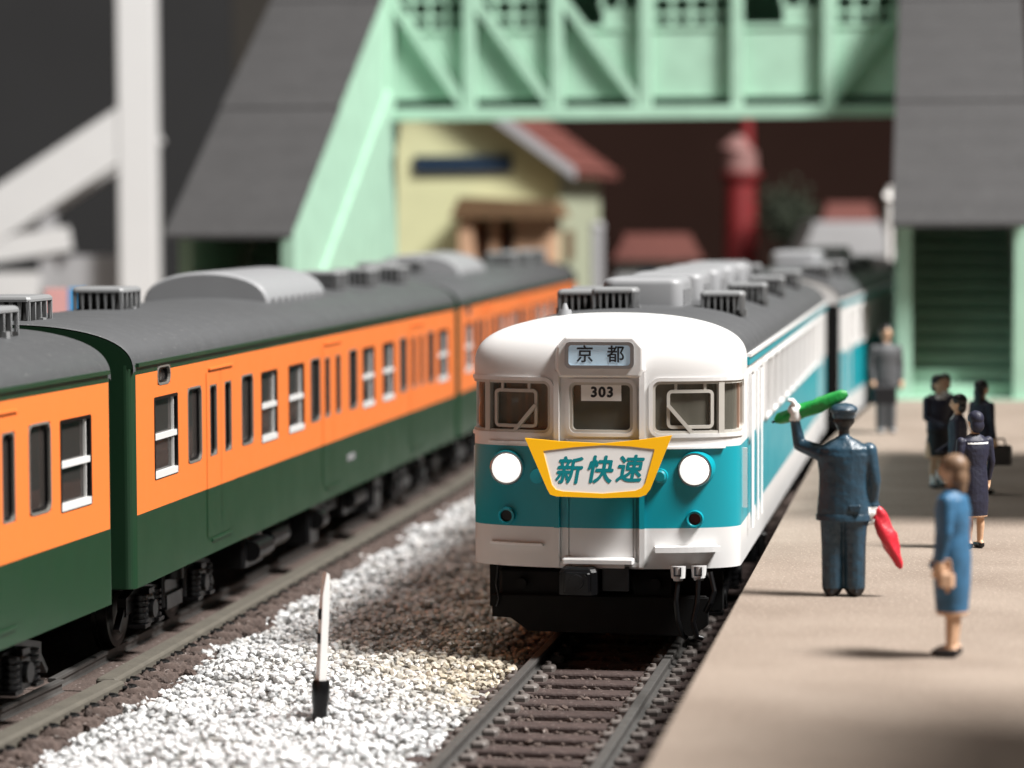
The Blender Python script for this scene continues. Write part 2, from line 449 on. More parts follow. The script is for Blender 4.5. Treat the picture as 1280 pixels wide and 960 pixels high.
# ---------------------------------------------------------------- shared train pieces
HW = 1.45
def roof_w(z, z0=3.10, h=.54): return HW*max(0, 1-(max(0,z-z0)/h)**2.8)**(1/2.2)
def roof_z(u, z0=3.10, h=.54): return z0+h*max(0, 1-min(1,abs(u)/HW)**2.2)**(1/2.8)
def roof_loft(y0, y1, z0=3.10, h=.54, ends=True):
    us = [HW*math.sin(R(a)) for a in (-90,-88.5,-87,-85,-82.5,-80,-77,-74,-70,-65,-60,-54,-48,-42,-36,-30,-24,-18,-12,-6,0,6,12,18,24,30,36,42,48,54,60,65,70,74,77,80,82.5,85,87,88.5,90)]
    b = MB(); n = len(us)
    ys = [y0, y0+.03, y1-.03, y1]
    vs = []
    for k, y in enumerate(ys):
        d = .02 if k in (0, 3) else 0
        vs += [(u, y, roof_z(u, z0, h)-d) for u in us]
    fs = [(k*n+i, k*n+i+1, (k+1)*n+i+1, (k+1)*n+i) for k in range(3) for i in range(n-1)]
    b.add(vs, fs, 0, True)
    return b
def vent_mesh(w=.52, l=.46, h=.25):
    b = MB()
    b.box(-w/2+.11, w/2-.11, -l/2+.11, l/2-.11, -.04, h-.03, 1).box(-w/2+.02, w/2-.02, -l/2+.02, l/2-.02, -.06, .015, 1)
    b.bbox(-w/2, w/2, -l/2, l/2, h-.06, h, .035, 0)
    n = 6
    for i in range(n+1):
        x = -w/2+.03+(w-.06)*i/n
        for y in (-l/2+.03, l/2-.03):
            b.add([(x-.020,y-.022,h-.05),(x+.020,y-.022,h-.05),(x+.020,y+.022,h-.05),(x-.020,y+.022,h-.05),(x-.006,y-.022,-.02),(x+.006,y-.022,-.02),(x+.006,y+.022,-.02),(x-.006,y+.022,-.02)],
                  [(0,1,2,3),(7,6,5,4),(0,4,5,1),(1,5,6,2),(2,6,7,3),(3,7,4,0)], 0)
    for i in range(5):
        y = -l/2+.03+(l-.06)*i/4
        for x in (-w/2+.03, w/2-.03):
            b.add([(x-.022,y-.020,h-.05),(x+.022,y-.020,h-.05),(x+.022,y+.020,h-.05),(x-.022,y+.020,h-.05),(x-.022,y-.006,-.02),(x+.022,y-.006,-.02),(x+.022,y+.006,-.02),(x-.022,y+.006,-.02)],
                  [(0,1,2,3),(7,6,5,4),(0,4,5,1),(1,5,6,2),(2,6,7,3),(3,7,4,0)], 0)
    b.box(-w/2-.03, -w/2+.02, -.05, .05, -.06, .03, 0).box(w/2-.02, w/2+.03, -.05, .05, -.06, .03, 0)
    return b.mesh('roof_vent', ['vent_grey', 'vent_dark'])
VENT = vent_mesh()
LVENT = vent_mesh(.62, .80, .27)
def panel(b, u, y0, y1, z0, z1, holes, zcol, inset=0):
    """flat wall at lateral u with rectangular holes; zcol = [(z, material index) ...] from the bottom up"""
    zs = sorted(set([z0, z1] + [h[2] for h in holes] + [h[3] for h in holes] + [c[0] for c in zcol if z0 < c[0] < z1]))
    ys = sorted(set([y0, y1] + [h[0] for h in holes] + [h[1] for h in holes]))
    for i in range(len(ys)-1):
        for j in range(len(zs)-1):
            cy, cz = (ys[i]+ys[i+1])/2, (zs[j]+zs[j+1])/2
            if any(h[0] < cy < h[1] and h[2] < cz < h[3] for h in holes): continue
            mi = [c[1] for c in zcol if c[0] <= cz][-1]
            b.add([(u,ys[i],zs[j]),(u,ys[i+1],zs[j]),(u,ys[i+1],zs[j+1]),(u,ys[i],zs[j+1])], [(0,1,2,3)], mi)
    for h in holes:   # reveals
        d = u-.07*(1 if u > 0 else -1)
        cz = (h[2]+h[3])/2; mi = [c[1] for c in zcol if c[0] <= cz][-1]
        b.add([(u,h[0],h[2]),(u,h[1],h[2]),(u,h[1],h[3]),(u,h[0],h[3]),(d,h[0],h[2]),(d,h[1],h[2]),(d,h[1],h[3]),(d,h[0],h[3])],
              [(0,1,5,4),(1,2,6,5),(2,3,7,6),(3,0,4,7)], mi)
def rrect(w, h, r, n=4):
    pts = []
    for (cx, cy, a0) in ((w/2-r, h/2-r, 0), (-w/2+r, h/2-r, 90), (-w/2+r, -h/2+r, 180), (w/2-r, -h/2+r, 270)):
        for i in range(n+1):
            a = R(a0+90*i/n); pts.append((cx+r*math.cos(a), cy+r*math.sin(a)))
    return pts
def frame_ring(b, w, h, r, wd, x0, x1, mi=0):
    """rounded rectangular frame in the y-z plane, centred, from x0 to x1"""
    o = rrect(w, h, r); i_ = rrect(w-2*wd, h-2*wd, max(.005, r-wd)); n = len(o)
    vs = [(x0,p[0],p[1]) for p in o]+[(x1,p[0],p[1]) for p in o]+[(x1,p[0],p[1]) for p in i_]+[(x0,p[0],p[1]) for p in i_]
    fs = []
    for k in range(3):
        for i in range(n): fs.append((k*n+i, k*n+(i+1)%n, (k+1)*n+(i+1)%n, (k+1)*n+i))
    b.add(vs, fs, mi)
WIN_CACHE = {}
def side_window(parent, u, y0, y1, z0, z1, kind):
    w, h = y1-y0, z1-z0
    key = (round(w,2), round(h,2), kind)
    if key not in WIN_CACHE:
        gx = -.006 if kind == 'white' else -.05
        g = MB(); g.add([(gx,-w/2,-h/2),(gx,w/2,-h/2),(gx,w/2,h/2),(gx,-w/2,h/2)], [(0,1,2,3)])
        gm = g.mesh('window', 'window_glass')
        f = MB()
        if kind == 'sash':
            frame_ring(f, w+.012, h+.012, .03, .035, -.06, .004, 1)
            f.box(-.045, .0, -w/2+.02, w/2-.02, -.02, .04, 0)
            f.box(-.045, .006, -w/2+.02, w/2-.02, -h/2+.005, -h/2+.075, 0)
            f.box(-.048, -.02, w/2-.10, w/2-.085, -h/2+.05, h/2-.03, 0)
            fm = f.mesh('window_frame', ['silver', 'black'])
        elif kind == 'round':
            frame_ring(f, w+.012, h+.012, min(.10, w*.28), .022, -.06, .005, 0)
            frame_ring(f, w-.03, h-.03, min(.08, w*.25), .022, -.065, -.02, 1)
            fm = f.mesh('window_frame', ['frame_dark', 'black'])
        else:
            frame_ring(f, w+.02, h+.02, .04, .03, -.06, .03, 0)
            fm = f.mesh('window_frame', ['white_plastic'])
        WIN_CACHE[key] = (gm, fm)
    gm, fm = WIN_CACHE[key]
    o = link('window', gm, parent, (u, (y0+y1)/2, (z0+z1)/2))
    link('window_frame', fm, o)
    return o
def bogie_meshes():
    fr = MB()
    for s in (-1, 1):
        x = s*1.0
        fr.prism([(-1.75,.42),(-1.75,.62),(-1.25,.72),(-.55,.62),(.55,.62),(1.25,.72),(1.75,.62),(1.75,.42),(1.25,.50),(.6,.40),(-.6,.40),(-1.25,.50)], 'x', x-.05, x+.05)
        fr.box(x-.10, x+.10, -.32, .32, .30, .46)
        fr.cyl((x+.07*s,-.0,.62),(x+.07*s,0,.9), .13, .13, 10)
        fr.cyl((x+.08*s,-.45,.35),(x+.08*s,-.45,.85), .035, .035, 8)
        fr.cyl((x+.08*s,.45,.35),(x+.08*s,.45,.85), .035, .035, 8)
        fr.bar((x+.07*s,-1.9,.25),(x+.07*s,-1.9,.75), .06, .06).bar((x+.07*s,1.9,.25),(x+.07*s,1.9,.75), .06, .06)
        fr.bar((x,-1.75,.5),(x,-1.95,.3), .07, .05).bar((x,1.75,.5),(x,1.95,.3), .07, .05)
    fr.box(-1.0, 1.0, -.2, .2, .45, .75)
    ax = MB()
    ax.bbox(-.10, .12, -.16, .16, .27, .60, .04).cyl((.1,0,.43),(.17,0,.43), .11, .10, 12).box(-.08,.13,-.10,.10,.60,.66)
    sp = MB()
    for dy in (0,):
        sp.cyl((.05,dy,.30),(.05,dy,.62), .055, .055, 8)
        for i in range(5): sp.cyl((.05,dy,.32+.065*i),(.05,dy,.35+.065*i), .085, .085, 10)
        sp.box(-.05,.14,dy-.1,dy+.1,.26,.30)
    wh = MB().cyl((-.06,0,.43),(.06,0,.43), .43, .43, 28).cyl((.06,0,.43),(.09,0,.43), .36, .30, 28).cyl((-.10,0,.43),(-.06,0,.43), .47, .47, 28)
    return fr.mesh('bogie', 'black'), ax.mesh('axle_box', 'black'), sp.mesh('axle_spring', 'black'), wh.mesh('wheel', 'black')
BOG = bogie_meshes()
def add_bogie(parent, y):
    b_ = link('bogie', BOG[0], parent, (0, y, 0))
    for s in (-1, 1):
        for dy in (-1.1, 1.1):
            link('axle_box', BOG[1], b_, (s*1.02, dy, 0), 0 if s > 0 else math.pi)
            for q in (-.27, .27): link('axle_spring', BOG[2], b_, (s*1.04, dy+q, 0), 0 if s > 0 else math.pi)
            link('wheel', BOG[3], b_, (s*.70, dy, 0), 0 if s > 0 else math.pi)
def under_gear(parent, y0, y1, rr):
    y = y0
    while y < y1-.4:
        l = rr.uniform(.5, 1.5); l = min(l, y1-y)
        h = rr.uniform(.3, .58); d = rr.uniform(1.05, 1.32)
        b = MB().bbox(-d, d, y, y+l, .88-h, .90, .04)
        k = rr.random()
        if k < .45:
            for i in range(int(l/.16)): b.box(d-.01, d+.025, y+.05+i*.16, y+.13+i*.16, .93-h, .82)
        elif k < .75:
            b.cyl((d+.05, y+.1, .62), (d+.05, y+l-.1, .62), .13, .13, 10)
        else:
            b.bbox(d-.02, d+.05, y+.12, y+l-.12, .96-h, .80, .02)
            b.cyl((d+.05,y+l/2,.65),(d+.09,y+l/2,.65), .06, .05, 8)
        b.build('equipment_box', 'black', parent)
        y += l+rr.uniform(.08, .4)

# ---------------------------------------------------------------- orange and green train
OZ = dict(bot=.864, o0=1.623, o1=3.085, gut=3.19)
SASH = [(.78,1.70),(5.52,6.36),(6.98,7.86),(11.62,12.48),(13.10,13.98),(17.80,18.72)]
POCK = [(2.12,2.70),(4.54,5.10),(8.24,8.82),(10.68,11.24),(14.42,15.02),(16.82,17.40)]
DOOR = [(3.05,3.37),(3.72,4.04),(9.10,9.42),(10.04-.02-.23,10.11),(15.42,15.74),(16.10,16.42)]
def orange_car(loc, yaw, label, seed, ac=10.1, SASH=SASH, POCK=POCK, DOOR=DOOR):
    rr = random.Random(seed)
    t = tag(empty('train_car', (loc[0], loc[1], 0), yaw), label, 'train car', 'orange and green train cars')
    L = 19.5
    holes = [(a, b_, 1.93, 2.80) for a, b_ in SASH] + [(a, b_, 1.98, 2.82) for a, b_ in POCK] + [(a, b_, 1.98, 2.80) for a, b_ in DOOR] + [(.92,1.42,2.93,3.13)]
    zc = [(0,0),(OZ['o0'],1),(OZ['o1'],0)]
    b = MB()
    panel(b, HW, .10, L-.10, OZ['bot'], OZ['gut'], holes, zc)
    panel(b, -HW, .10, L-.10, OZ['bot'], OZ['gut'], [], zc)
    for y, e in ((.10, 0), (L-.10, L)):       # rounded ends
        sg = -1 if e == 0 else 1
        ring = []
        for s in (-1, 1):
            arc = [(s*(HW-.10+.10*math.cos(R(a))), y+sg*.10*math.sin(R(a))) for a in range(0, 91, 15)]
            ring += arc if s == -1 else arc[::-1]
        for i in range(len(ring)-1):
            p, q = ring[i], ring[i+1]
            def zz(u): return roof_z(u, 3.12, .51)-.01
            for (za, zb, mi) in ((OZ['bot'], OZ['o0'], 0), (OZ['o0'], OZ['o1'], 0), (OZ['o1'], None, 0)):
                if i in (5, 6, 7) and zb is None or zb is None: z2p, z2q = OZ['gut'], OZ['gut']
                else: z2p = z2q = zb
                b.add([(p[0],p[1],za),(q[0],q[1],za),(q[0],q[1],z2q),(p[0],p[1],z2p)], [(0,1,2,3)], mi)
        us = [HW*math.sin(R(a)) for a in range(-84, 85, 6)]
        ye = e-sg*.005
        b.add([(u, ye, roof_z(u,3.12,.51)-.03) for u in us]+[(u, ye, 3.15) for u in us], [(i,i+1,i+1+len(us),i+len(us)) for i in range(len(us)-1)], 0)
    b.box(-HW+.05, HW-.05, .1, L-.1, OZ['bot']-.02, OZ['bot']+.03, 0)
    body = b.build('body', ['green', 'orange'], t)
    rf = roof_loft(.02, L-.02, 3.12, .51).build('roof', 'roof_grey', t)
    gm = MB(); 
    for s in (-1, 1): gm.box(s*HW-.012 if s > 0 else s*HW-.03, s*HW+.03 if s > 0 else s*HW+.012, .12, L-.12, 3.165, 3.205)
    gm.build('gutter', 'green', t)
    MB().box(-1.02, 1.02, .3, L-.3, 1.0, 3.0).build('interior', 'interior', t)
    for i in range(2, 18, 2):                      # seat backs behind the glass
        MB().bbox(1.03, 1.30, i+.2, i+.55, 1.2, 2.12, .05).build('seat', 'interior', t)
    for a, b_ in SASH: side_window(t, HW, a, b_, 1.93, 2.80, 'sash')
    for a, b_ in POCK: side_window(t, HW, a, b_, 1.98, 2.82, 'round')
    side_window(t, HW, .92, 1.42, 2.93, 3.13, 'round')
    for k in range(3):                             # doors: two leaves, each with its own narrow pane
        for (a, b_) in DOOR[2*k:2*k+2]:
            mid = (DOOR[2*k][1]+DOOR[2*k+1][0])/2
            d0, d1 = (DOOR[2*k][0]-.14, mid-.006) if a < mid else (mid+.006, DOOR[2*k+1][1]+.14)
            pm = MB(); panel(pm, HW+.006, d0, d1, 1.06, 2.95, [(a, b_, 1.98, 2.80)], zc)
            dd = pm.build('door', ['green', 'orange'], t)
            side_window(dd, HW, a, b_, 1.98, 2.80, 'round')
        mid = (DOOR[2*k][1]+DOOR[2*k+1][0])/2
        MB().box(HW, HW+.03, mid-.55, mid+.55, 2.975, 2.995).build('door_drip_rail', 'orange', t)
        MB().box(HW, HW+.018, mid-.45, mid+.45, 1.00, 1.035).build('door_step', 'green', t)
    # roof equipment
    for y, uu in ((.9,-.12),(4.3,-.12),(13.9,.38),(16.0,.45),(18.3,.5)):
        for u in (uu,):
            link('roof_vent', LVENT, t, (u, y, roof_z(u,3.12,.51)-.01))
    ab = MB(); pr = []
    w = .86
    for i in range(-9, 10): pr.append((w*math.sin(R(i*10)), 3.52+.46*math.cos(R(i*10))**.75 if abs(i) < 9 else 3.60))
    rings = []
    for (y, sc) in ((ac-1.75,.93),(ac-1.70,1),(ac+1.70,1),(ac+1.75,.93)):
        rings.append([(p[0]*(.5+.5*sc), y, 3.5+(p[1]-3.5)*sc) for p in pr] + [(w*.95, y, 3.40), (-w*.95, y, 3.40)])
    ab.loft(rings)
    o = autosmooth(ab.build('air_conditioner', 'unit_grey', t), 30)
    for i in range(9):
        MB().box(w-.04, w+.035, ac-1.55+i*.38, ac-1.48+i*.38, 3.42, 3.62).build('support', 'vent_grey', o)
    # end gangway and couplers
    for y0_, y1_ in ((-.45, .02), (L-.02, L+.45)):
        MB().bbox(-.55, .55, y0_, y1_, 1.0, 3.05, .06).build('gangway', 'black_matte', t)
    MB().bbox(-1.2, 1.2, .3, L-.3, .80, .87, .02).build('underframe', 'black_matte', t)
    add_bogie(t, 2.75); add_bogie(t, L-2.75)
    under_gear(t, 5.2, L-5.2, rr)
    return t, body
F3 = (OX+math.sin(OYAW)*19.78, OY+math.cos(OYAW)*19.78)
c2, _ = orange_car((OX, OY), OYAW, 'orange and green train car in the middle, alongside the white train', 11)
a1 = .194; N1 = (-5.411-math.sin(a1)*19.5, 28.141-math.cos(a1)*19.5)
c1, _ = orange_car(N1, a1, 'orange and green train car cut off by the left edge', 12, 12.0,
    SASH[:-1]+[(18.02,18.88)], POCK[:-1]+[(17.20,17.76)], DOOR[:-2]+[(15.86,16.18),(16.52,16.84)])
c3, _ = orange_car(F3, .128, 'farthest orange and green train car, half hidden behind the white train', 13, ac=6.0)
for y, u in ((17.2, -.5), (18.75, -.35)):
    link('roof_vent', LVENT, c1, (u, y, roof_z(u,3.12,.51)-.01))
MB().box(HW, HW+.012, 10.5, 11.0, 1.27, 1.36).build('number_plate', 'vent_grey', c2)

# ---------------------------------------------------------------- white and teal train
ND, NN = .54, 1.8
ss = []; us_ = []; ys_ = []
def base_outline():
    pts = []
    n = 160
    for i in range(n+1):
        q = (math.sin(math.pi/2*i/n))
        u = HW*q
        y = ND*(1-max(0,(1-q**NN))**(1/2.3))
        pts.append((u, y))
    pts += [(HW, ND+.05*i) for i in range(1, 18)]
    return pts
BO = base_outline()
BS = [0]
for i in range(1, len(BO)): BS.append(BS[-1]+math.hypot(BO[i][0]-BO[i-1][0], BO[i][1]-BO[i-1][1]))
YB = BO[-1][1]
SMAX = BS[-1]
def bo(s):
    a = min(abs(s), SMAX-1e-6)
    lo, hi = 0, len(BS)-1
    while hi-lo > 1:
        m = (lo+hi)//2
        if BS[m] <= a: lo = m
        else: hi = m
    t_ = (a-BS[lo])/max(1e-9, BS[hi]-BS[lo])
    u = BO[lo][0]+(BO[hi][0]-BO[lo][0])*t_; y = BO[lo][1]+(BO[hi][1]-BO[lo][1])*t_
    return (u if s >= 0 else -u), y
def y0z(z):
    if z <= 2.95: return .0
    q = min(1, (z-2.95)/.69); return .70*(1-math.sqrt(max(0, 1-q**2.5)))
def S(s, z, off=0.0):
    u, y = bo(s)
    w = 1.0 if z <= 3.10 else roof_w(z)/HW
    y0 = y0z(z)
    p = Vector((u*w, y0+y*(YB-y0)/YB, z))
    if off:
        e = .01
        a = S(s+e, z)-S(s-e, z); c = S(s, min(z+e, 3.6))-S(s, min(z, 3.59)-e)
        nn = a.cross(c).normalized()
        p = p+nn*off
    return p
# (s,z) openings of the cab front
CABWIN = [(-.36, .36, 2.385, 2.965, .09), (.53, 1.86, 2.375, 2.975, .10), (-1.86, -.53, 2.375, 2.975, .10)]
def in_rr(s, z, w, g=0):
    a, b_, c, d, r = w
    a -= g; b_ += g; c -= g; d += g
    if not (a < s < b_ and c < z < d): return False
    cx = min(max(s, a+r), b_-r); cz = min(max(z, c+r), d-r)
    return math.hypot(s-cx, z-cz) < r or (cx == s or cz == z)
def nose():
    b = MB()
    n = 150
    sv = [-SMAX+2*SMAX*i/n for i in range(n+1)]
    zv = []
    z = .95
    for a, c, k in ((.95,1.385,12),(1.385,2.25,24),(2.25,3.10,38)):
        for i in range(k): zv.append(a+(c-a)*i/k)
    for i in range(31): zv.append(3.10+.54*math.sin(math.pi/2*(i/30)))
    vs = []
    for z in zv:
        for s in sv: vs.append(S(s, z))
    fs = [[], []]
    for j in range(len(zv)-1):
        cz = (zv[j]+zv[j+1])/2
        for i in range(n):
            cs = (sv[i]+sv[i+1])/2
            if any(in_rr(cs, cz, w) for w in CABWIN): continue
            fs[1 if 1.385 < cz < 2.25 else 0].append((j*(n+1)+i, j*(n+1)+i+1, (j+1)*(n+1)+i+1, (j+1)*(n+1)+i))
    o = len(b.v); b.v += [tuple(v) for v in vs]
    for mi in (0, 1):
        for f in fs[mi]: b.f.append(f); b.mi.append(mi); b.sm.append(True)
    return b
def ring_on_nose(b, w, wd, h0, h1, mi=0, n=10, z_is=None):
    """frame strip round an opening, following the nose surface"""
    a, c, d, e, r = w
    o = []
    pts_o = []; pts_i = []
    def loop(g, rr):
        P = []
        A, C, D_, E_ = a-g, c+g, d-g, e+g
        rr = max(.01, rr+g)
        segs = [((C-rr, E_-rr), 0), ((A+rr, E_-rr), 90), ((A+rr, D_+rr), 180), ((C-rr, D_+rr), 270)]
        for k, (cc, a0) in enumerate(segs):
            for i in range(7):
                th = R(a0+90*i/6); P.append((cc[0]+rr*math.cos(th), cc[1]+rr*math.sin(th)))
            nx = segs[(k+1) % 4]; th = R(a0+90)
            p0 = P[-1]; th2 = R(nx[1]); p1 = (nx[0][0]+rr*math.cos(th2), nx[0][1]+rr*math.sin(th2))
            for i in range(1, 14): P.append((p0[0]+(p1[0]-p0[0])*i/14, p0[1]+(p1[1]-p0[1])*i/14))
        return P
    lo = loop(wd*.5, r); li = loop(-wd*.5, r)
    m = len(lo)
    vs = [S(*p, h0) for p in lo]+[S(*p, h1) for p in lo]+[S(*p, h1) for p in li]+[S(*p, h0) for p in li]
    fs = [(k*m+i, k*m+(i+1)%m, (k+1)*m+(i+1)%m, (k+1)*m+i) for k in range(3) for i in range(m)]
    b.add(vs, fs, mi, False)
def bar_on_nose(b, s0, z0, s1, z1, wd, off, th, mi=0, n=10, sm=True):
    """bar between two points of the nose, wd wide, from off to off+th proud"""
    L = math.hypot(s1-s0, z1-z0); nx, nz = -(z1-z0)/L*wd/2, (s1-s0)/L*wd/2
    vs = []
    for i in range(n+1):
        s = s0+(s1-s0)*i/n; z = z0+(z1-z0)*i/n
        vs += [S(s+nx, z+nz, off), S(s+nx, z+nz, off+th), S(s-nx, z-nz, off+th), S(s-nx, z-nz, off)]
    fs = []
    for i in range(n):
        for k in range(4): fs.append((i*4+k, i*4+(k+1)%4, (i+1)*4+(k+1)%4, (i+1)*4+k))
    fs += [(0,1,2,3), (n*4+3, n*4+2, n*4+1, n*4)]
    b.add(vs, fs, mi)
def px(x, y):
    """photo pixel on the train front to lateral metres and height"""
    return (x-752.5)/116.5, .95+(709+.038*(x-757)-y)/118
WZ = [(0,0),(1.385,1),(2.25,0)]
CARL = 19.5
def white_shell(t, y0):
    holes = []
    y = 4.15
    while y < 16.2:
        holes.append((y, y+.98, 2.26, 2.98)); y += 1.24
    holes.append((17.45, 17.95, 2.2, 2.98))
    if y0 > .5: holes += [(1.62, 2.02, 2.2, 2.98), (3.0, 3.4, 2.2, 2.98)]
    else: holes += [(1.3, 1.7, 2.2, 2.98), (2.6, 3.4, 2.26, 2.98)]
    b = MB()
    panel(b, HW, y0, CARL, .95, 3.11, holes, WZ)
    panel(b, -HW, y0, CARL, .95, 3.11, [], WZ)
    b.add([(-HW,CARL,.95),(HW,CARL,.95),(HW,CARL,3.11),(-HW,CARL,3.11)], [(0,1,2,3)], 0)
    us = [HW*math.sin(R(a)) for a in range(-90, 91, 6)]
    b.add([(u, CARL-.01, roof_z(u)-.012) for u in us], [tuple(range(len(us)))], 0)
    if y0 < .5:
        b.add([(-HW,y0,.95),(HW,y0,.95),(HW,y0,3.11),(-HW,y0,3.11)], [(0,1,2,3)], 0)
        b.add([(u, y0+.01, roof_z(u)-.012) for u in us], [tuple(range(len(us)))], 0)
    b.box(-HW+.04, HW-.04, y0, CARL, .93, .96, 0)
    b.build('body', ['white_plastic', 'teal'], t)
    for h in holes: side_window(t, HW, *h, 'white')
    g = MB(); g.box(HW-.02, HW+.025, y0+.0, CARL, 3.06, 3.15, 0); g.box(HW-.06, HW+.045, y0, CARL, 3.15, 3.185, 1)
    g.box(-HW-.025, -HW+.02, y0, CARL, 3.06, 3.15, 0)
    g.build('gutter', ['teal', 'white_plastic'], t)
    for yy in ((17.2, 18.25) if y0 > .5 else (1.0, 2.0, 17.2, 18.25)):
        MB().box(HW, HW+.02, yy-.01, yy+.01, 1.05, 3.0).build('door_edge', 'white_plastic', t)
    MB().box(-1.0, 1.0, 2.0, CARL-.3, 1.1, 3.0).build('interior', 'interior', t)
    MB().bbox(-1.2, 1.2, .9, CARL-.3, .82, .94, .02).build('underframe', 'black_matte', t)
ACM = MB()
rr_ = lambda i: [(p[0], p[1]) for p in rrect(.98-2*i, 1.24-2*i, .16-i*.5, 6)]
ACM.loft([[(x, y, z) for x, y in rr_(i)] for i, z in ((0,-.08),(0,.26),(.012,.30),(.04,.328),(.09,.345),(.2,.355))])
for i in range(6): ACM.box(.485, .50, -.5+i*.18, -.40+i*.18, .03, .20)
ACM = ACM.mesh('air_conditioner', 'unit_grey')
def white_roof(t, y0, acs, vents):
    roof_loft(y0, CARL-.02).build('roof', 'roof_grey', t)
    for y in acs:
        link('air_conditioner', ACM, t, (0, y+.62, 3.62))
    for (u, y) in vents: link('roof_vent', VENT, t, (u, y, roof_z(u)-.01))
# leading car
w1 = tag(empty('train_car', (WX, WY, 0), WYAW), 'white and teal leading train car with yellow framed headboard on its front', 'train car', 'white and teal train cars')
nb = nose().build('cab_shell', ['white_plastic', 'teal'], w1)
white_shell(w1, YB)
white_roof(w1, YB-.02, [3.9, 6.6, 9.2, 11.5, 13.9], [(-.20,2.95),(-.66,3.35),(.93,4.4),(.93,8.4),(.93,12.2),(-.93,6.4),(-.93,10.4),(.93,16.4),(.2,17.6)])
# cab interior
ib = MB().box(-1.30, 1.30, 1.25, 1.30, 1.0, 3.2).box(-1.08, 1.08, .60, 1.3, 1.9, 1.94).box(-1.08, 1.08, .80, 1.25, 1.94, 3.15)
ib.build('cab_bulkhead', 'cab_dark', w1)
MB().bbox(-1.05, -.5, .45, .85, 1.94, 2.40, .06).bbox(.5, 1.05, .45, .85, 1.94, 2.40, .06).build('driver_desk', 'cab_dark', w1)
MB().box(-1.42, -1.36, .62, .70, 2.2, 3.05).box(1.36, 1.42, .62, .70, 2.2, 3.05).build('cab_pillar', 'cab_tan', w1)
# cab windows: pane, frame, inner rim with the diagonal wiper
for k, w in enumerate(CABWIN):
    g = MB(); n = 24
    a, c, d, e, r = w
    vs = []
    for j in range(2):
        for i in range(n+1): vs.append(S(a-.02+(c-a+.04)*i/n, d-.02 if j == 0 else e+.02, -.05))
    g.add(vs, [(i, i+1, n+2+i, n+1+i) for i in range(n)], 0, True)
    p = g.build('cab_window', 'cab_glass', w1)
    f = MB(); ring_on_nose(f, w, .04, -.08, .018); f.build('window_frame', 'white_plastic', p)
    f = MB(); ring_on_nose(f, (a+.035, c-.035, d+.035, e-.035, max(.03, r-.03)), .03, -.06, .004); f.build('window_seal', 'frame_beige', p)
    if k:
        sg = 1 if k == 1 else -1
        f = MB(); bar_on_nose(f, sg*1.30, d-.01, sg*1.30, e+.01, .065, -.06, .07); f.build('window_pillar', 'frame_beige', p)
        f = MB()
        ring_on_nose(f, (min(sg*.72,sg*1.20), max(sg*.72,sg*1.20), d+.09, e-.13, .04), .035, -.045, -.012)
        for q in (.80, 1.12): bar_on_nose(f, sg*q, e-.13, sg*q, e+.0, .03, -.045, .03)
        bar_on_nose(f, sg*(.72), d+.32, sg*(.98), d+.02, .040, -.045, .055)
        f.build('wiper', 'frame_beige', p)
# gangway door: ridges, panel, step
MB_ = MB()
def ridge(b, s, z0, z1, wd, th):
    for (za, zb, mi) in ((.9,1.385,0),(1.385,2.25,1),(2.25,3.2,0)):
        a, c = max(z0, za), min(z1, zb)
        if c > a: bar_on_nose(b, s, a, s, c, wd, -.02, th+.02, mi, 6)
f = MB()
for s in (-.475, .435): ridge(f, s, .97, 3.06, .055, .05)
for s in (-.36, .36): ridge(f, s, .99, 2.33, .02, .02)
bar_on_nose(f, -.475, 3.045, .435, 3.045, .05, -.02, .06, 0, 12)
bar_on_nose(f, -.475, 1.0, .435, 1.0, .05, -.02, .055, 0, 12)
f.build('door_frame', ['white_plastic', 'teal'], w1)
f = MB()
for (za, zb, mi) in ((1.02,1.385,0),(1.385,2.25,1),(2.25,2.335,0)):
    n = 10; vs = []
    for j, z in enumerate((za, zb)):
        for i in range(n+1): vs.append(S(-.34+.68*i/n, z, .016))
    f.add(vs, [(i, i+1, n+2+i, n+1+i) for i in range(n)], mi, True)
f.build('front_door', ['white_plastic', 'teal'], w1)
f = MB().bbox(-.40, .36, -.16, .03, 1.02, 1.075, .015).box(-.30,.26,-.10,.02,.97,1.02); f.build('door_step', 'white_plastic', w1)
# number plate 303
pl = MB().box(-.215, .215, .018, .034, 2.745, 2.93).build('number_plate', 'sign_white', w1)
text('303', 'lettering', .15, 'ink', pl, (0.01, .0165, 2.835), offset=.007, spacing=1.15)
# destination sign housing on the forehead
hs = MB()
outer = [(-.43,3.00),(.43,3.00),(.46,3.08),(.46,3.32),(.36,3.43),(-.36,3.43),(-.46,3.32),(-.46,3.08)]
n = len(outer); cx = -.01
vs = [(p[0]+cx, -.035, p[1]) for p in outer]+[(p[0]*1.13+cx, .35 if p[1] > 3.2 else .12, 3.2+(p[1]-3.2)*1.06) for p in outer]
hs.add(vs, [tuple(range(n))]+[(i, (i+1)%n, (i+1)%n+n, i+n) for i in range(n)])
H = hs.build('destination_housing', 'white_plastic', w1)
H.modifiers.new('bev', 'BEVEL').width = .025; H.modifiers['bev'].segments = 3
f = MB(); fr = rrect(.74, .285, .06, 5); fi = rrect(.66, .215, .035, 5); n = len(fr); cz = 3.235
f.add([(p[0]+cx,-.03,p[1]+cz) for p in fr]+[(p[0]+cx,-.062,p[1]+cz) for p in fr]+[(p[0]+cx,-.062,p[1]+cz) for p in fi]+[(p[0]+cx,-.03,p[1]+cz) for p in fi],
      [(k*n+i, k*n+(i+1)%n, (k+1)*n+(i+1)%n, (k+1)*n+i) for k in range(3) for i in range(n)])
f.build('sign_frame', 'steel', H)
f = MB().box(-.335+cx, .335+cx, -.045, -.036, cz-.11, cz+.11); sg_ = f.build('destination_sign', 'sign_blue', H)
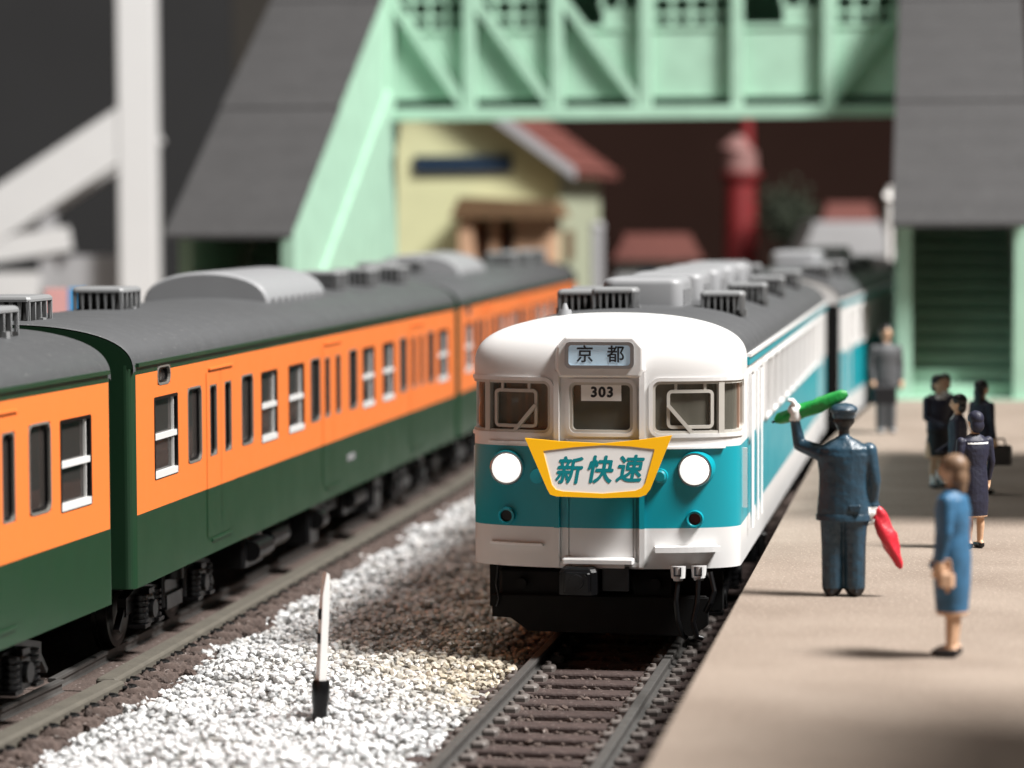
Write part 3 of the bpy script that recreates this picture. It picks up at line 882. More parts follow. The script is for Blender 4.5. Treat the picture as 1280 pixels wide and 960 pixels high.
text('京', 'lettering', .19, 'ink', sg_, (cx-.155, -.049, cz), offset=.003)
text('都', 'lettering', .19, 'ink', sg_, (cx+.175, -.050, cz), offset=.003)
# headlights, tail lights, horn, rails
def headlight(x, y):
    u, z = px(x, y)
    yy = min(S(u*1.03, z).y, .3)-.03
    h = MB().cyl((u+.015, yy+.22, z+.02), (u, yy-.035, z),   .215, .185, 32)
    o = h.build('headlight', 'teal', w1)
    MB().cyl((u, yy-.03, z), (u, yy-.055, z), .185, .172, 32).build('rim', 'steel', o)
    l = MB(); rings = []
    for rr, d in ((.158,0),(.14,.02),(.10,.036),(.05,.045)):
        rings.append([(u+rr*math.cos(2*math.pi*i/24), yy-.055-d*.6, z+rr*math.sin(2*math.pi*i/24)) for i in range(24)])
    l.loft(rings); l.build('lens', 'lamp_lens', o)
headlight(632, 579); headlight(868, 588)
def taillight(x, y, red):
    u, z = px(x, y); yy = S(u*1.03, z).y-.02
    o = MB().cyl((u, yy+.15, z), (u, yy-.06, z), .095, .088, 20, cap=False)
    rings = [[(u+rr*math.cos(2*math.pi*i/20), yy-d, z+rr*math.sin(2*math.pi*i/20)) for i in range(20)] for rr, d in ((.088,.06),(.066,.062),(.062,.0))]
    o.loft(rings, cap=False)
    o = o.build('tail_light', 'teal', w1)
    MB().cyl((u, yy+.01, z), (u, yy-.005, z), .066, .066, 16).build('lens', 'red_lens' if red else 'black', o)
taillight(631, 640, False); taillight(868, 650, True)
for (x, y) in ((826, 594),):
    u, z = px(x, y); yy = S(u, z).y
    MB().cyl((u, yy+.06, z), (u, yy-.07, z), .085, .078, 18).cyl((u, yy-.07, z), (u, yy-.085, z), .07, .05, 18).build('jumper_socket', 'teal', w1)
u, z = px(672, 590); yy = S(u, z).y
MB().cyl((u, yy+.06, z), (u, yy-.05, z), .085, .078, 18).build('jumper_socket', 'teal', w1)
def hrail(x0, x1, y, wd, th, name='handrail'):
    u0, z0 = px(x0, y); u1, z1 = px(x1, y)
    f = MB(); bar_on_nose(f, u0*1.03, (z0+z1)/2, u1*1.03, (z0+z1)/2, wd, -.01, th, 0, 8); f.build(name, 'chrome_line', w1)
hrail(609, 676, 547, .022, .05); hrail(828, 903, 560, .022, .05)
hrail(611, 681, 676, .028, .055); hrail(817, 893, 687, .06, .14, 'step_ledge')
for s in (1.86, -1.86):
    f = MB(); bar_on_nose(f, s, 1.55, s, 2.2, .025, -.01, .06); f.build('handrail', 'chrome_line', w1)
MB().cyl((-.56,1.25,roof_z(.56)-.02),(-.56,1.25,roof_z(.56)+.06), .09, .07, 14).cyl((-.56,1.25,roof_z(.56)+.06),(-.56,1.25,roof_z(.56)+.13), .045, .02, 10).build('whistle_cover', 'unit_grey', w1)
# vertical grab rails by the crew door
for y in (YB+.05, YB+.14, 2.3, 2.9):
    MB().cyl((HW+.05, y, 1.25), (HW+.05, y, 2.95), .018, .018, 8).build('grab_rail', 'chrome_line', w1)
# jumper plugs and hoses
for i, x in enumerate((848, 873)):
    u, z = px(x, 706); yy = S(u*1.05, 1.0).y-.06
    o = MB().cyl((u, yy, .99), (u, yy, .86), .085, .075, 16).cyl((u, yy, .86), (u, yy, .83), .06, .05, 16).build('jumper_plug', 'white_plastic', w1)
    f = MB()
    for s in (-1, 1): f.box(u+s*.035-.006, u+s*.035+.006, yy-.088, yy-.07, .90, .98)
    f.box(u-.041, u+.041, yy-.088, yy-.07, .886, .90); f.build('marking', 'ink', o)
def hose(pts, r=.028):
    f = MB(); f.tube(pts, r, 10)
    for p in pts[1:-1]: f.ell(p, (r,r,r), 10, 6)
    return f.build('air_hose', 'black', w1)
u, z = px(848, 706); yy = S(u*1.05, 1.0).y-.06
hose([(u,yy,.84),(u-.02,yy-.06,.62),(u+.0,yy-.07,.42),(u+.05,yy-.04,.25),(u+.09,yy-.02,.22)])
u2, _ = px(873, 706)
hose([(u2,yy,.84),(u2-.01,yy-.05,.6),(u2-.05,yy-.07,.40),(u2-.01,yy-.04,.24),(u2+.05,yy-.02,.22)])
hose([(u2+.12,yy+.05,.92),(u2+.17,yy-.0,.72),(u2+.13,yy-.03,.60),(u2+.08,yy,.5)], .03)
u, z = px(619, 720); yy = S(u, 1.0).y
hose([(u,yy,.95),(u-.02,yy,.75),(u+.01,yy-.02,.6),(u-.02,yy-.01,.5)], .014)
# underskirt, coupler, snow plough
f = MB()
f.box(-1.30, 1.25, .55, .75, .45, .95)
f.build('end_beam', 'black_matte', w1)
f = MB()
pl_ = [(-1.22,.62),(-1.22,.385),(-1.02,.375),(-.82,.235),(.95,.21),(1.12,.33),(1.12,.62)]
f.prism(pl_, 'y', .22, .34)
f.build('snow_plough', 'black_matte', w1)
f = MB().bbox(-1.15, -.35, .28, .5, .60, .90, .03).bbox(.30, .75, .28, .5, .60, .92, .03).cyl((-.9,.28,.75),(-.9,.2,.75), .06, .06, 12).cyl((.55,.28,.76),(.55,.18,.76), .07, .07, 12)
f.bbox(-1.2, 1.1, .26, .32, .58, .64, .01).build('brake_gear', 'black_matte', w1)
f = MB().bbox(-.42, -.02, -.28, .3, .70, .99, .05).bbox(-.36, -.08, -.34, -.28, .74, .95, .02).box(.02, .30, -.06, .2, .72, .98).cyl((-.22,-.34,.85),(-.22,-.37,.85), .08, .075, 16)
f.bar((-.25,-.375,.80),(-.12,-.375,.92), .03, .03)
f.build('coupler', 'black', w1)
add_bogie(w1, 2.9); add_bogie(w1, CARL-2.75)
under_gear(w1, 5.3, CARL-5.2, random.Random(5))
# headboard
def pz(x, y, d=0): u, z = px(x, y); return (u, z)
out = [pz(*p) for p in ((659,540),(700,545),(757,549.5),(800,546.5),(842,542),(816,608),(811,614.5),(803,617),(757,617),(700,613.5),(692,611),(688,604))]
inn = [pz(*p) for p in ((682,556.5),(720,553),(757,551.5),(790,554),(821,558.5),(810,600),(805,606),(798,609),(757,611.5),(708,607.5),(699,605),(694,599))]
hb = MB(); n = len(out); y0_, y1_ = -.115, -.155; TILT = .16
def ty(z): return (z-2.05)*TILT
hb.add([(p[0],y0_+ty(p[1]),p[1]) for p in out]+[(p[0],y1_+ty(p[1]),p[1]) for p in out]+[(p[0],y1_+ty(p[1]),p[1]) for p in inn]+[(p[0],y1_+.012+ty(p[1]),p[1]) for p in inn],
       [tuple(range(n))]+[(k*n+i, k*n+(i+1)%n, (k+1)*n+(i+1)%n, (k+1)*n+i) for k in range(3) for i in range(n)])
HB = hb.build('headboard', 'sign_yellow', w1)
hf = MB().add([(p[0],y1_+.010+ty(p[1]),p[1]) for p in inn], [tuple(range(n))])
HF = hf.build('sign_face', 'sign_white', HB)
MB().box(-.3, -.2, y0_-.001, .05, 1.85, 1.95).box(.2, .3, y0_-.001, .05, 1.85, 1.95).build('bracket', 'black', HB)
for ch, x in (('新', 713.5), ('快', 752), ('速', 789)):
    u, z = px(x, 586)
    text(ch, 'lettering', .305, 'sign_teal', HF, (u, y1_+.0075+ty(z+.015), z+.015), (math.pi/2-math.atan(TILT),0,0), shear=.18, sx=.93, offset=.0085, thick=.003)
# second car of the white train
e1 = wpos(.22, CARL+1.0)
w2 = tag(empty('train_car', (e1.x, e1.y, 0), .206), 'blurred white and teal second car behind the leading car', 'train car', 'white and teal train cars')
white_shell(w2, .02)
white_roof(w2, .02, [6.0, 12.2], [(.9,1.2),(.9,4.2),(.9,7.4),(-.9,3.5),(.9,10.5)])
MB().bbox(-1.0, 1.0, -.8, .015, .9, 3.1, .08).build('gangway', 'black_matte', w2)
MB().box(1.0, HW-.02, -.02, .012, .96, 3.1).build('gap_shade_panel', 'black_matte', w2)  # black sheet painting in the shaded gap over the car's white end
add_bogie(w2, 2.75); add_bogie(w2, CARL-2.75); under_gear(w2, 5.2, CARL-5.2, random.Random(8))

# ---------------------------------------------------------------- footbridge
BYAW = .150
BR = empty('footbridge', (-2.9, 66.3, 0), BYAW)
tag(BR, 'mint green steel truss footbridge crossing above the tracks', 'footbridge')
bz0, bz1 = 6.92, 7.20
BL = 13.2
xs = [0, 1.95, 4.02, 6.10, 8.22, 10.32, 12.4]
MB().bbox(-.2, BL, -.12, .18, bz0, bz1, .02).build('bottom_chord', 'mint', BR)
MB().bbox(-.2, BL, -.12, .18, 11.0, 11.3, .02).build('top_chord', 'mint', BR)
MB().box(-.2, BL, .25, 2.4, bz1-.05, bz1+.10).build('deck', 'dark_green', BR)
for i in range(6):
    x0, x1 = xs[i], xs[i+1]
    p = MB().box(x0+.10, x1-.10, .20, .26, 7.42, 9.0).build('side_panel', 'mint', BR)
    MB().box(x0+.10, x1-.10, .16, .30, 8.98, 9.10).build('panel_rail', 'mint', BR)
    fr = MB()
    m = 4
    for k in range(m+1):
        x = x0+.15+(x1-x0-.3)*k/m; fr.box(x-.05, x+.05, .2, .26, 9.1, 11.0)
    for z in (9.35, 9.75, 10.3): fr.box(x0+.1, x1-.1, .205, .255, z-.05, z+.05)
    if i not in (2, 4): fr.build('window_lattice', 'mint', BR)
    else:
        fr = MB(); fr.box(x0+1.05, x1-.15, .2, .26, 9.1, 9.5)
        for k in (2,3,4): x = x0+.15+(x1-x0-.3)*k/m; fr.box(x-.05, x+.05, .2, .26, 9.5, 11.0)
        fr.build('window_lattice', 'mint', BR)
for x in xs: MB().bbox(x-.14, x+.14, -.10, .16, bz1, 11.0, .02).build('vertical_post', 'mint', BR)
for i in (0, 1, 2):
    MB().bar((xs[i]-.05, .02, 9.95), (xs[i+1]-.12, .02, bz1+.05), .22, .17, up=(0,1,0)).build('diagonal_brace', 'mint', BR)
for i in (4, 5):
    MB().bar((xs[i+1]+.05, .10, 9.95), (xs[i]+.12, .10, bz1+.05), .10, .12, up=(0,1,0)).build('diagonal_brace', 'mint', BR) if i == 5 else None
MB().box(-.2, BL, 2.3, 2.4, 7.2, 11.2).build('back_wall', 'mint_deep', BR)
MB().box(-.4, BL, -.3, 2.7, 11.3, 11.5).build('bridge_roof', 'bridge_roof', BR)

def stair(loc, W, run, label, name='covered_staircase', z0=1.1, eave=4.42, rise=5.9):
    t = tag(empty(name, (loc[0], loc[1], 0), BYAW), label, 'staircase', 'covered staircases of the footbridge')
    sl = rise/run
    n = 22
    for i in range(n):            # steps
        MB().box(-W/2+.25, W/2-.25, .35+run*i/n, .35+run*(i+1)/n+.04, z0+rise*i/n, z0+rise*(i+1)/n).build('step', 'mint', t)
    ph = eave-.08
    for s in (-1, 1):
        x0, x1 = (W/2-.34, W/2-.04) if s > 0 else (-W/2+.04, -W/2+.34)
        MB().bbox(x0, x1, 0, .30, z0, ph, .02).build('post', 'mint', t)
        # side wall: lower wall, sloped stringer panel, posts under the roof
        xo = s*(W/2-.12)
        MB().prism([(.3,z0-.1),(run+.6,z0-.1),(run+.6,eave+sl*(run+.6)-.1),(.3,eave+sl*.3-.12)], 'x', xo-.05, xo+.05).build('side_wall', 'mint', t)
        xp = s*(W/2-.03)
        MB().prism([(.30,z0+.02),(.30,z0+1.3),(run+.5,z0+rise+1.3),(run+.5,z0+rise-.35),(.75,z0+.02)], 'x', xp-.05, xp+.05).build('stringer_panel', 'mint', t)
    MB().box(-W/2+.3, W/2-.3, run+.4, run+.5, z0+rise, z0+rise+3.2).build('landing_wall', 'dark_green', t)
    MB().box(-W/2+.02, W/2-.02, -.22, .5, z0-.02, z0+.03).build('plinth', 'mint', t)
    # roof: corrugated sheets that overlap at the seams
    k = 0; y = -.62; ys = [-.62, 4.05, 8.7, run+1.2]
    for a, c in zip(ys[:-1], ys[1:]):
        b = MB(); lift = .07*(2-k)*0; 
        za, zc_ = eave+sl*a, eave+sl*c
        m = 30; vs = []; nrm = Vector((0,-sl,1)).normalized()
        m2 = 12
        o_ = Vector((0,0,.07 if k == 1 else 0))
        for jj in range(m2+1):
            f_ = jj/m2
            step = .018*(1 if jj % 2 else 0)
            yy = a-.12+(c-a+.12)*f_
            base = eave+sl*yy + (.06 if k != 0 else .0)*(1-f_)
            vs.append((-W/2-.05, yy, base+step)); vs.append((W/2+.05, yy, base+step))
        nn = len(vs)
        fs = [(2*j, 2*j+1, 2*j+3, 2*j+2) for j in range(m2)]
        lo = [(v[0], v[1], v[2]-.09) for v in vs]
        b.add(vs+lo, fs+[(f[3]+nn,f[2]+nn,f[1]+nn,f[0]+nn) for f in fs]+[(0,1,1+nn,nn)]+[(2*j,2*j+2,2*j+2+nn,2*j+nn) for j in range(m2)]+[(2*j+1,2*j+3,2*j+3+nn,2*j+1+nn) for j in range(m2)])
        b.build('roof_sheet', 'bridge_roof', t); k += 1
    return t
stair((8.72, 54.2), 2.62, 11.2, 'covered staircase on the platform, open doorway at its foot, at the right edge', eave=4.92)
stair((-5.55, 56.6), 2.50, 10.4, 'covered staircase with mint side wall behind the orange train', z0=1.0, eave=4.76)

# unseen canopies added right of the view to cast shade on the platform
def canopy(y0, y1, slope, xoff, zr, label):
    xo = slope*y0+xoff
    t = tag(empty('shade_canopy', (xo, y0, 0), math.atan(slope)), label, 'canopy', 'unseen canopies added to shade the platform')
    L = (y1-y0)/math.cos(math.atan(slope))
    MB().prism([(0,zr),(4.5,zr+.35),(4.5,zr+.5),(0,zr+.15)], 'y', 0, L).build('roof', 'bridge_roof', t)  # roof of the added shade canopy
    for k in (.12, .88):
        MB().bbox(2.2, 2.45, L*k-.12, L*k+.12, 1.1, zr+.2, .02).build('post', 'mint', t)
        MB().bar((2.3, L*k, zr-.9), (.6, L*k, zr+.05), .1, .1).build('shade_canopy_brace', 'mint', t)
canopy(7.0, 19.5, .1827, 3.75, 9.0, 'near canopy on green posts, added unseen outside the right edge to shade the platform')
canopy(32.0, 41.0, .1827, .35, 5.3, 'far canopy on green posts, added unseen outside the right edge to shade the platform')

# ---------------------------------------------------------------- buildings and things in the back
def at(x, y, Y):
    a = x-640; v = y-480
    return Vector((a/FPX*Y, Y, CAMH+Y*(-(v)/FPX-PITCH)))
# station house
hy = 84.0
c0 = at(700, 205, hy)
HS = tag(empty('station_house', (c0.x, hy, 0), .22), 'cream station house with red tiled roof behind the footbridge', 'house')
ez = c0.z
gw = 7.2
b = MB()
b.add([(-gw,0,-.4),(0,0,-.4),(0,0,ez),(-gw/2,0,ez+2.6),(-gw,0,ez)], [(0,1,2,3,4)], 0)
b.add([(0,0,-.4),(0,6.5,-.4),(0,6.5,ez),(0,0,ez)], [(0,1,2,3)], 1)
b.add([(-gw,6.5,-.4),(0,6.5,-.4),(0,6.5,ez),(-gw/2,6.5,ez+2.6),(-gw,6.5,ez)], [(4,3,2,1,0)], 0)
b.add([(-gw,0,-.4),(-gw,6.5,-.4),(-gw,6.5,ez),(-gw,0,ez)], [(3,2,1,0)], 0)
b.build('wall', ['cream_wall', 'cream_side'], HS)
rp = MB()
rp.prism([(.55,ez-.4),(-gw/2,ez+2.6),(-gw-.55,ez-.4),(-gw-.55,ez-.2),(-gw/2,ez+2.85),(.55,ez-.2)], 'y', -.5, 6.9)
RF = rp.build('roof', 'tile_red', HS)
MB().prism([(.6,ez-.50),(-gw/2,ez+2.5),(-gw-.6,ez-.50),(-gw-.6,ez-.16),(-gw/2,ez+2.9),(.6,ez-.16)], 'y', -.62, -.5).build('fascia', 'fascia', RF)
for i in range(9):
    f_ = i/9
    MB().bar((.55-(gw/2+.55)*f_, -.5, ez-.17+3.03*f_), (.55-(gw/2+.55)*f_, 6.9, ez-.17+3.03*f_), .08, .06).build('tile_row', 'tile_red', RF)
s0 = (-4.75, ez+.38)
MB().box(-4.45, -1.45, -.12, -.02, ez-.26, ez+.26).build('name_sign', 'navy_sign', HS)
for x0 in (-2.35, -1.65):
    wv = MB().box(x0, x0+.45, -.10, .02, ez-2.9, ez-1.9).build('window', 'navy_sign', HS)
MB().prism([(-3.0,ez-1.62),(.35,ez-1.62),(.1,ez-1.15),(-2.7,ez-1.0)], 'y', -1.6, .02).build('porch_roof', 'porch_brown', HS)
MB().box(-2.75, -2.35, -1.4, -.02, -.4, ez-1.62).box(-1.15, -.02, -1.1, -.02, -.4, ez-1.62).box(-1.9,-1.65,-1.1,-.02,-.4,ez-1.62).build('porch_wall', 'peach', HS)
MB().box(.01, .12, .6, 1.6, ez-2.9, ez-2.0).build('window', 'porch_brown', HS)
P = at(747, 300, 80)
o = MB().bbox(-.17, .17, -.17, .17, -.4, P.z+.35, .04).cyl((0,0,P.z+.35),(0,0,P.z+.5), .22, .15, 12).build('white_post', 'pale_grey', None, (P.x, 80, 0)); tag(o, 'blurred pale post at the corner of the cream station house', 'post')
# small roofs along the back
def low_house(x0, x1, ytop, ybot, Y, label, wallm='pale_grey', roofm='tile_red'):
    a, c = at(x0, ytop, Y), at(x1, ybot, Y)
    t = tag(empty('low_house', ((a.x+c.x)/2, Y, 0)), label, 'house')
    w = (c.x-a.x)/2; zt, zb = a.z, c.z
    MB().box(-w*.9, w*.9, .1, 4, -.4, zb).build('wall', wallm, t)
    rf_ = MB().prism([(-w,zb-.1),(w,zb-.1),(w*.72,zt),(-w*.72,zt)], 'y', -.3, 4.4).build('roof', roofm, t)
    MB().box(-w*.35, -w*.05, .02, .1, zb-1.4, zb-.4).build('window', 'navy_sign', t)
    MB().bar((-w*.72,2,zt+.03),(w*.72,2,zt+.03), 4.2, .1).build('ridge', roofm, t)
low_house(765, 880, 297, 322, 92, 'low house with dusky red roof right of the station house')
low_house(1022, 1100, 258, 288, 94, 'small grey house with reddish roof beyond the second white car', 'pale_grey', 'tile_red')
low_house(1000, 1118, 282, 318, 90.5, 'low building with pale grey roof beyond the second white car', 'pale_grey', 'pale_grey')
# red tower
P = at(926, 305, 97)
t = tag(empty('red_tower', (P.x, 97, 0)), 'red round tower with pinkish cap against the brown backdrop', 'tower')
zz = lambda y: at(926, y, 97).z
MB().cyl((0,0,-.4),(0,0,zz(232)), .62, .52, 20).build('shaft', 'tower_red', t)
MB().cyl((0,0,zz(232)),(0,0,zz(222)), .52, .72, 20).cyl((0,0,zz(222)),(0,0,zz(217)), .72, .72, 20).build('gallery', 'tower_red', t)
MB().cyl((0,0,zz(217)),(0,0,zz(190)), .60, .55, 16).cyl((-.1,0,zz(190)),(.0,0,zz(172)), .62, .2, 16).build('lantern', 'tower_pink', t)
MB().cyl((.22,0,zz(190)),(.22,0,zz(148)), .22, .18, 12).build('finial', 'tower_red', t)
# dark tree
P = at(985, 300, 95)
t = tag(empty('tree', (P.x, 95, -.4)), 'small dark bushy tree right of the red tower', 'tree')
zt = at(985, 238, 95).z+.4
MB().cyl((0,0,0),(0,0,zt-1.0), .2, .1, 8).cyl((0,0,zt-2.0),(.5,.1,zt-.9), .09, .04, 6).cyl((0,0,zt-2.0),(-.5,-.1,zt-1.1), .09, .04, 6).build('trunk', 'bark', t)
lv = MB(); rt = random.Random(4)
for i in range(900):
    c = Vector((rt.gauss(0,.42), rt.gauss(0,.42), zt-.95+rt.gauss(0,.42)))
    a = Vector((rt.uniform(-1,1), rt.uniform(-1,1), rt.uniform(-1,1))).normalized()*.13; d = a.orthogonal().normalized()*.08
    lv.add([c-a, c+d, c+a, c-d], [(0,1,2,3)])
lv.build('crown', 'leaf_dark', t)
# slender pale pole by the platform stairs
P = at(1112, 330, 70)
o = MB().cyl((0,0,1.1),(0,0,at(1112,235,70).z), .09, .07, 10).cyl((0,0,at(1112,250,70).z),(.0,-.1,at(1112,246,70).z), .14, .14, 10).build('lamp_post', 'post_white', None, (P.x, 70, 0)); tag(o, 'slender pale post left of the platform staircase roof', 'post')
# white frame structure on the left
Yf = 88.0
def wp(x, y): return at(x, y, Yf)
t = tag(empty('white_gantry', (wp(176,300).x, Yf, 0)), 'white steel frame with thick post and sloping beams at upper left', 'gantry')
ox_ = wp(176,300).x
def loc_(x, y, d=0): p = wp(x, y); return (p.x-ox_, d, p.z)
MB().bbox(-.60, .60, -.5, .5, -.4, 16, .05).build('post', 'white_steel', t)
MB().bar(loc_(-80, 318), loc_(178, 152), .9, 1.45).build('sloping_beam', 'white_steel', t)
MB().bar(loc_(-80, 318, 3), loc_(178, 152, 3), .9, 1.3).build('sloping_beam', 'white_steel', t)
MB().bar(loc_(-80, 322), loc_(88, 296), .8, .75).build('lower_beam', 'white_steel', t)
MB().bar(loc_(62, 250), loc_(62, 360), .5, .5, up=(0,1,0)).build('strut', 'pale_grey', t)
MB().box(loc_(-80,0)[0], loc_(52,0)[0], -.6, .6, loc_(0,372)[2], loc_(0,338)[2]).build('base_block', 'white_steel', t)
MB().box(loc_(52,0)[0], loc_(150,0)[0], .6, 2.2, -.4, loc_(0,318)[2]).build('base_wall', 'pale_grey', t)
P = at(82, 374, 48)
t = tag(empty('poster_board', (P.x, 48, 0)), 'small board with blue and pink panels behind the roof vents', 'sign')
MB().box(-.34, .05, 0, .08, P.z-.5, P.z+.22).build('pink_panel', 'poster_pink', t)
MB().box(.05, .36, 0, .08, P.z-.5, P.z+.22).build('blue_panel', 'poster_blue', t)
MB().box(-.34, .36, .08, .2, -.4, P.z-.3).build('stand', 'pale_grey', t)

# ---------------------------------------------------------------- marker post in the ballast
P = Vector((-1.845, 26.43, 0))
t = tag(empty('marker_post', (P.x, P.y, -.08), -.25), 'thin white marker post with black base standing in the ballast', 'post')
t.rotation_euler = (0, R(3), .5)
pr = [(-.038,.25),(.038,.25),(.038,1.30),(.026,1.41),(-.004,1.43),(-.034,1.22)]
o = MB().prism(pr, 'y', -.040, .040).build('board', 'post_white', t)
for z in (1.03, .80):
    MB().box(-.045, -.037, -.03, .03, z-.05, z+.05).build('mark', 'ink', o)
MB().loft([[(math.cos(2*math.pi*i/8+.4)*r_, math.sin(2*math.pi*i/8+.4)*r_, z) for i in range(8)] for r_, z in ((.07,-.02),(.07,.12),(.085,.22),(.088,.36),(.075,.40))]).build('base', 'black', t)

# ---------------------------------------------------------------- people
def hand(b, c, d, side, curl=.5, k=1.0):
    """palm at c, fingers along d, curling towards the body side"""
    d = Vector(d).normalized(); c = Vector(c)
    x = Vector((0,1,0)) if abs(d.y) < .8 else Vector((1,0,0))
    w = (x - d*x.dot(d)).normalized(); nrm = d.cross(w)*side
    b.capsule(c-d*.015, c+d*.045, .036*k, .038*k, 10)
    for i, l in enumerate((.060, .070, .066, .052)):
        p0 = c+d*.06*k+w*(-.033+.022*i)*k; p1 = p0+(d*(1-curl*.4)+nrm*curl*.5).normalized()*l*.55; p2 = p1+(d*(1-curl)+nrm*curl).normalized()*l*.5
        b.capsule(p0, p1, .012*k, .011*k, 6); b.capsule(p1, p2, .011*k, .010*k, 6)
    p0 = c+d*.015-w*.03; p1 = p0+(d*.6-w*.8+nrm*.3).normalized()*.04; p2 = p1+(d+nrm*.4).normalized()*.03
    b.capsule(p0, p1, .014*k, .012*k, 6); b.capsule(p1, p2, .012*k, .010*k, 6)
def ringz(z, rx, ry, cx=0, cy=0, n=20): return [(cx+rx*math.cos(2*math.pi*i/n), cy+ry*math.sin(2*math.pi*i/n), z) for i in range(n)]
def person(H, loc, heading, zones, mats, arms, label, coat=None, skirt=None, hair=None, legs=(.085,.085), trousers=False, group=None, bulk=1.0, feet=1.0, tw=1.0, hs=1.15):
    """local frame: faces +Y; heading turns it clockwise seen from above"""
    k = H/1.70
    b = MB()
    for s, lx in ((-1, legs[0]), (1, legs[1])):
        x = s*lx
        b.ell((x+s*.012, .045, .04), (.047*feet, .125*feet, .045*feet), 12, 8); b.ell((x, -.03, .05), (.042, .05, .05), 10, 6)
        if trousers:
            b.capsule((x,0,.09), (x,0,.46), .078*tw, .082*tw); b.capsule((x,0,.46), (x*.95,0,.86), .082*tw, .105*tw)
        else:
            b.capsule((x,0,.06), (x,-.012,.30), .036, .052); b.capsule((x,-.012,.30), (x,0,.46), .052, .05); b.capsule((x,0,.46), (x,0,.86), .055, .085)
    B = bulk
    b.loft([ringz(.80,.15*B,.105*B), ringz(.90,.168*B,.115*B), ringz(1.05,.142*B,.10*B), ringz(1.22,.172*B,.115*B), ringz(1.34,.185*B,.105*B), ringz(1.41,.13,.08), ringz(1.44,.06,.055)])
    if coat:
        b.loft([ringz(z, rx, ry) for z, rx, ry in coat])
    if skirt:
        b.loft([ringz(z, rx, ry) for z, rx, ry in skirt])
    b.capsule((0,0,1.38), (0,.01,1.52), .052, .05)
    b.ell((0,.012,1.595), (.078,.096,.112), 18, 14)
    b.ell((0,.045,1.545), (.05,.055,.055), 12, 8)
    b.capsule((0,.105,1.600), (0,.118,1.572), .011, .015, 8)       # nose
    for s in (-1, 1): b.ell((s*.08, .0, 1.585), (.014,.026,.034), 8, 6)   # ears
    b.ell((0,.098,1.535), (.024,.012,.010), 8, 6)
    for s, (sh, el, ha, hd, curl, ar) in zip((-1, 1), arms):
        b.capsule(sh, el, .062*ar, .05*ar); b.capsule(el, ha, .05*ar, .036*ar)
        d = Vector(ha)-Vector(el) if hd is None else Vector(hd)
        hand(b, Vector(ha)+d.normalized()*.03, d, -s, curl, hs)
    o = b.build('person', mats[0])
    md = o.modifiers.new('rm', 'REMESH'); md.mode = 'VOXEL'; md.voxel_size = .0115; md.use_smooth_shade = True
    sm = o.modifiers.new('sm', 'SMOOTH'); sm.iterations = 3; sm.factor = .5
    bpy.context.view_layer.update()
    me = bpy.data.meshes.new_from_object(o.evaluated_get(bpy.context.evaluated_depsgraph_get()))
    o.modifiers.clear(); o.data = me
    me.materials.clear()
    for m in mats: me.materials.append(M[m])
    me.polygons.foreach_set('material_index', [zones(p.center) for p in me.polygons])
    me.polygons.foreach_set('use_smooth', [True]*len(me.polygons))
    o.scale = (k,k,k); o.location = loc; o.rotation_euler = (0,0,-R(heading))
    tag(o, label, 'person', group)
    if hair:
        h = MB()
        for (c, r) in hair[1]: h.ell(c, r, 18, 12)
        ho = h.build('hair', hair[0], o)
        md = ho.modifiers.new('rm', 'REMESH'); md.mode = 'VOXEL'; md.voxel_size = .012; md.use_smooth_shade = True
        bpy.context.view_layer.update()
        me = bpy.data.meshes.new_from_object(ho.evaluated_get(bpy.context.evaluated_depsgraph_get()))
        ho.modifiers.clear(); ho.data = me; me.materials.clear(); me.materials.append(M[hair[0]])
        me.polygons.foreach_set('use_smooth', [True]*len(me.polygons))
    return o
EYES = [Vector((s*.034, .095, 1.607)) for s in (-1, 1)]
def face_zone(p, skin, dark, lip=None):
    if any((p-e).length < .015 for e in EYES): return dark
    if lip is not None and abs(p.x) < .026 and abs(p.z-1.535) < .010 and p.y > .09: return lip
    return skin
HANG = lambda s, y=.02: ((s*.205,0,1.345), (s*.245,-.01,1.08), (s*.235,.05,.84), None, .45, 1.0)

# platform attendant: back to us, left arm raised with the green flag
k = 1.79/1.70
raised = ((-.225,0,1.30), (-.40,.09,1.36), (-.445,.06,1.60), (0.02,.0,1), .95, 1.2)
lowered = ((.225,0,1.32), (.275,-.015,1.05), (.265,.02,.83), (.05,.05,-1), .95, 1.2)
def zc_(p):
    if p.z < .075: return 1
    if (p.x < -.34 and p.z > 1.575): return 2
    if p.x > .2 and p.z < .815 and p.z > .60 and p.x > .225: return 2
    if p.z > 1.47 and abs(p.x) < .18:
        if p.y > .02 and p.z < 1.62: return face_zone(p, 3, 4)
        return 4
    return 0
att = person(1.79, (3.143, 26.48, 1.1), 8, zc_, ['coat_navy_blue', 'shoe', 'glove', 'skin', 'hair_black'], (raised, lowered),
    'platform attendant in dark blue uniform and cap raising a furled green flag', trousers=True, bulk=1.3, legs=(.098,.102), feet=1.25, tw=1.25, hs=1.75,
    coat=[(.70,.24,.16),(.78,.24,.16),(.95,.225,.15),(1.10,.222,.148),(1.28,.245,.15),(1.36,.215,.115),(1.40,.12,.08)],
    hair=None)
cp = MB()
cp.loft([ringz(1.610,.092,.110,0,.005), ringz(1.625,.102,.120,0,.005), ringz(1.655,.106,.124,0,.005), ringz(1.665,.120,.138,0,.0), ringz(1.69,.126,.142,0,-.005), ringz(1.715,.112,.126,0,-.005), ringz(1.735,.075,.09), ringz(1.745,.03,.04)])
cp.ell((0,.13,1.60), (.075,.06,.010), 12, 6)
autosmooth(cp.build('cap', 'coat_navy_blue', att), 40)
MB().loft([ringz(.69,.248,.168), ringz(.735,.249,.168), ringz(.75,.241,.16)]).build('coat_hem', 'coat_navy_blue', att)
MB().bbox(.05,.16,-.165,-.13,.78,.84,.01).build('coat_flap', 'coat_navy_blue', att)
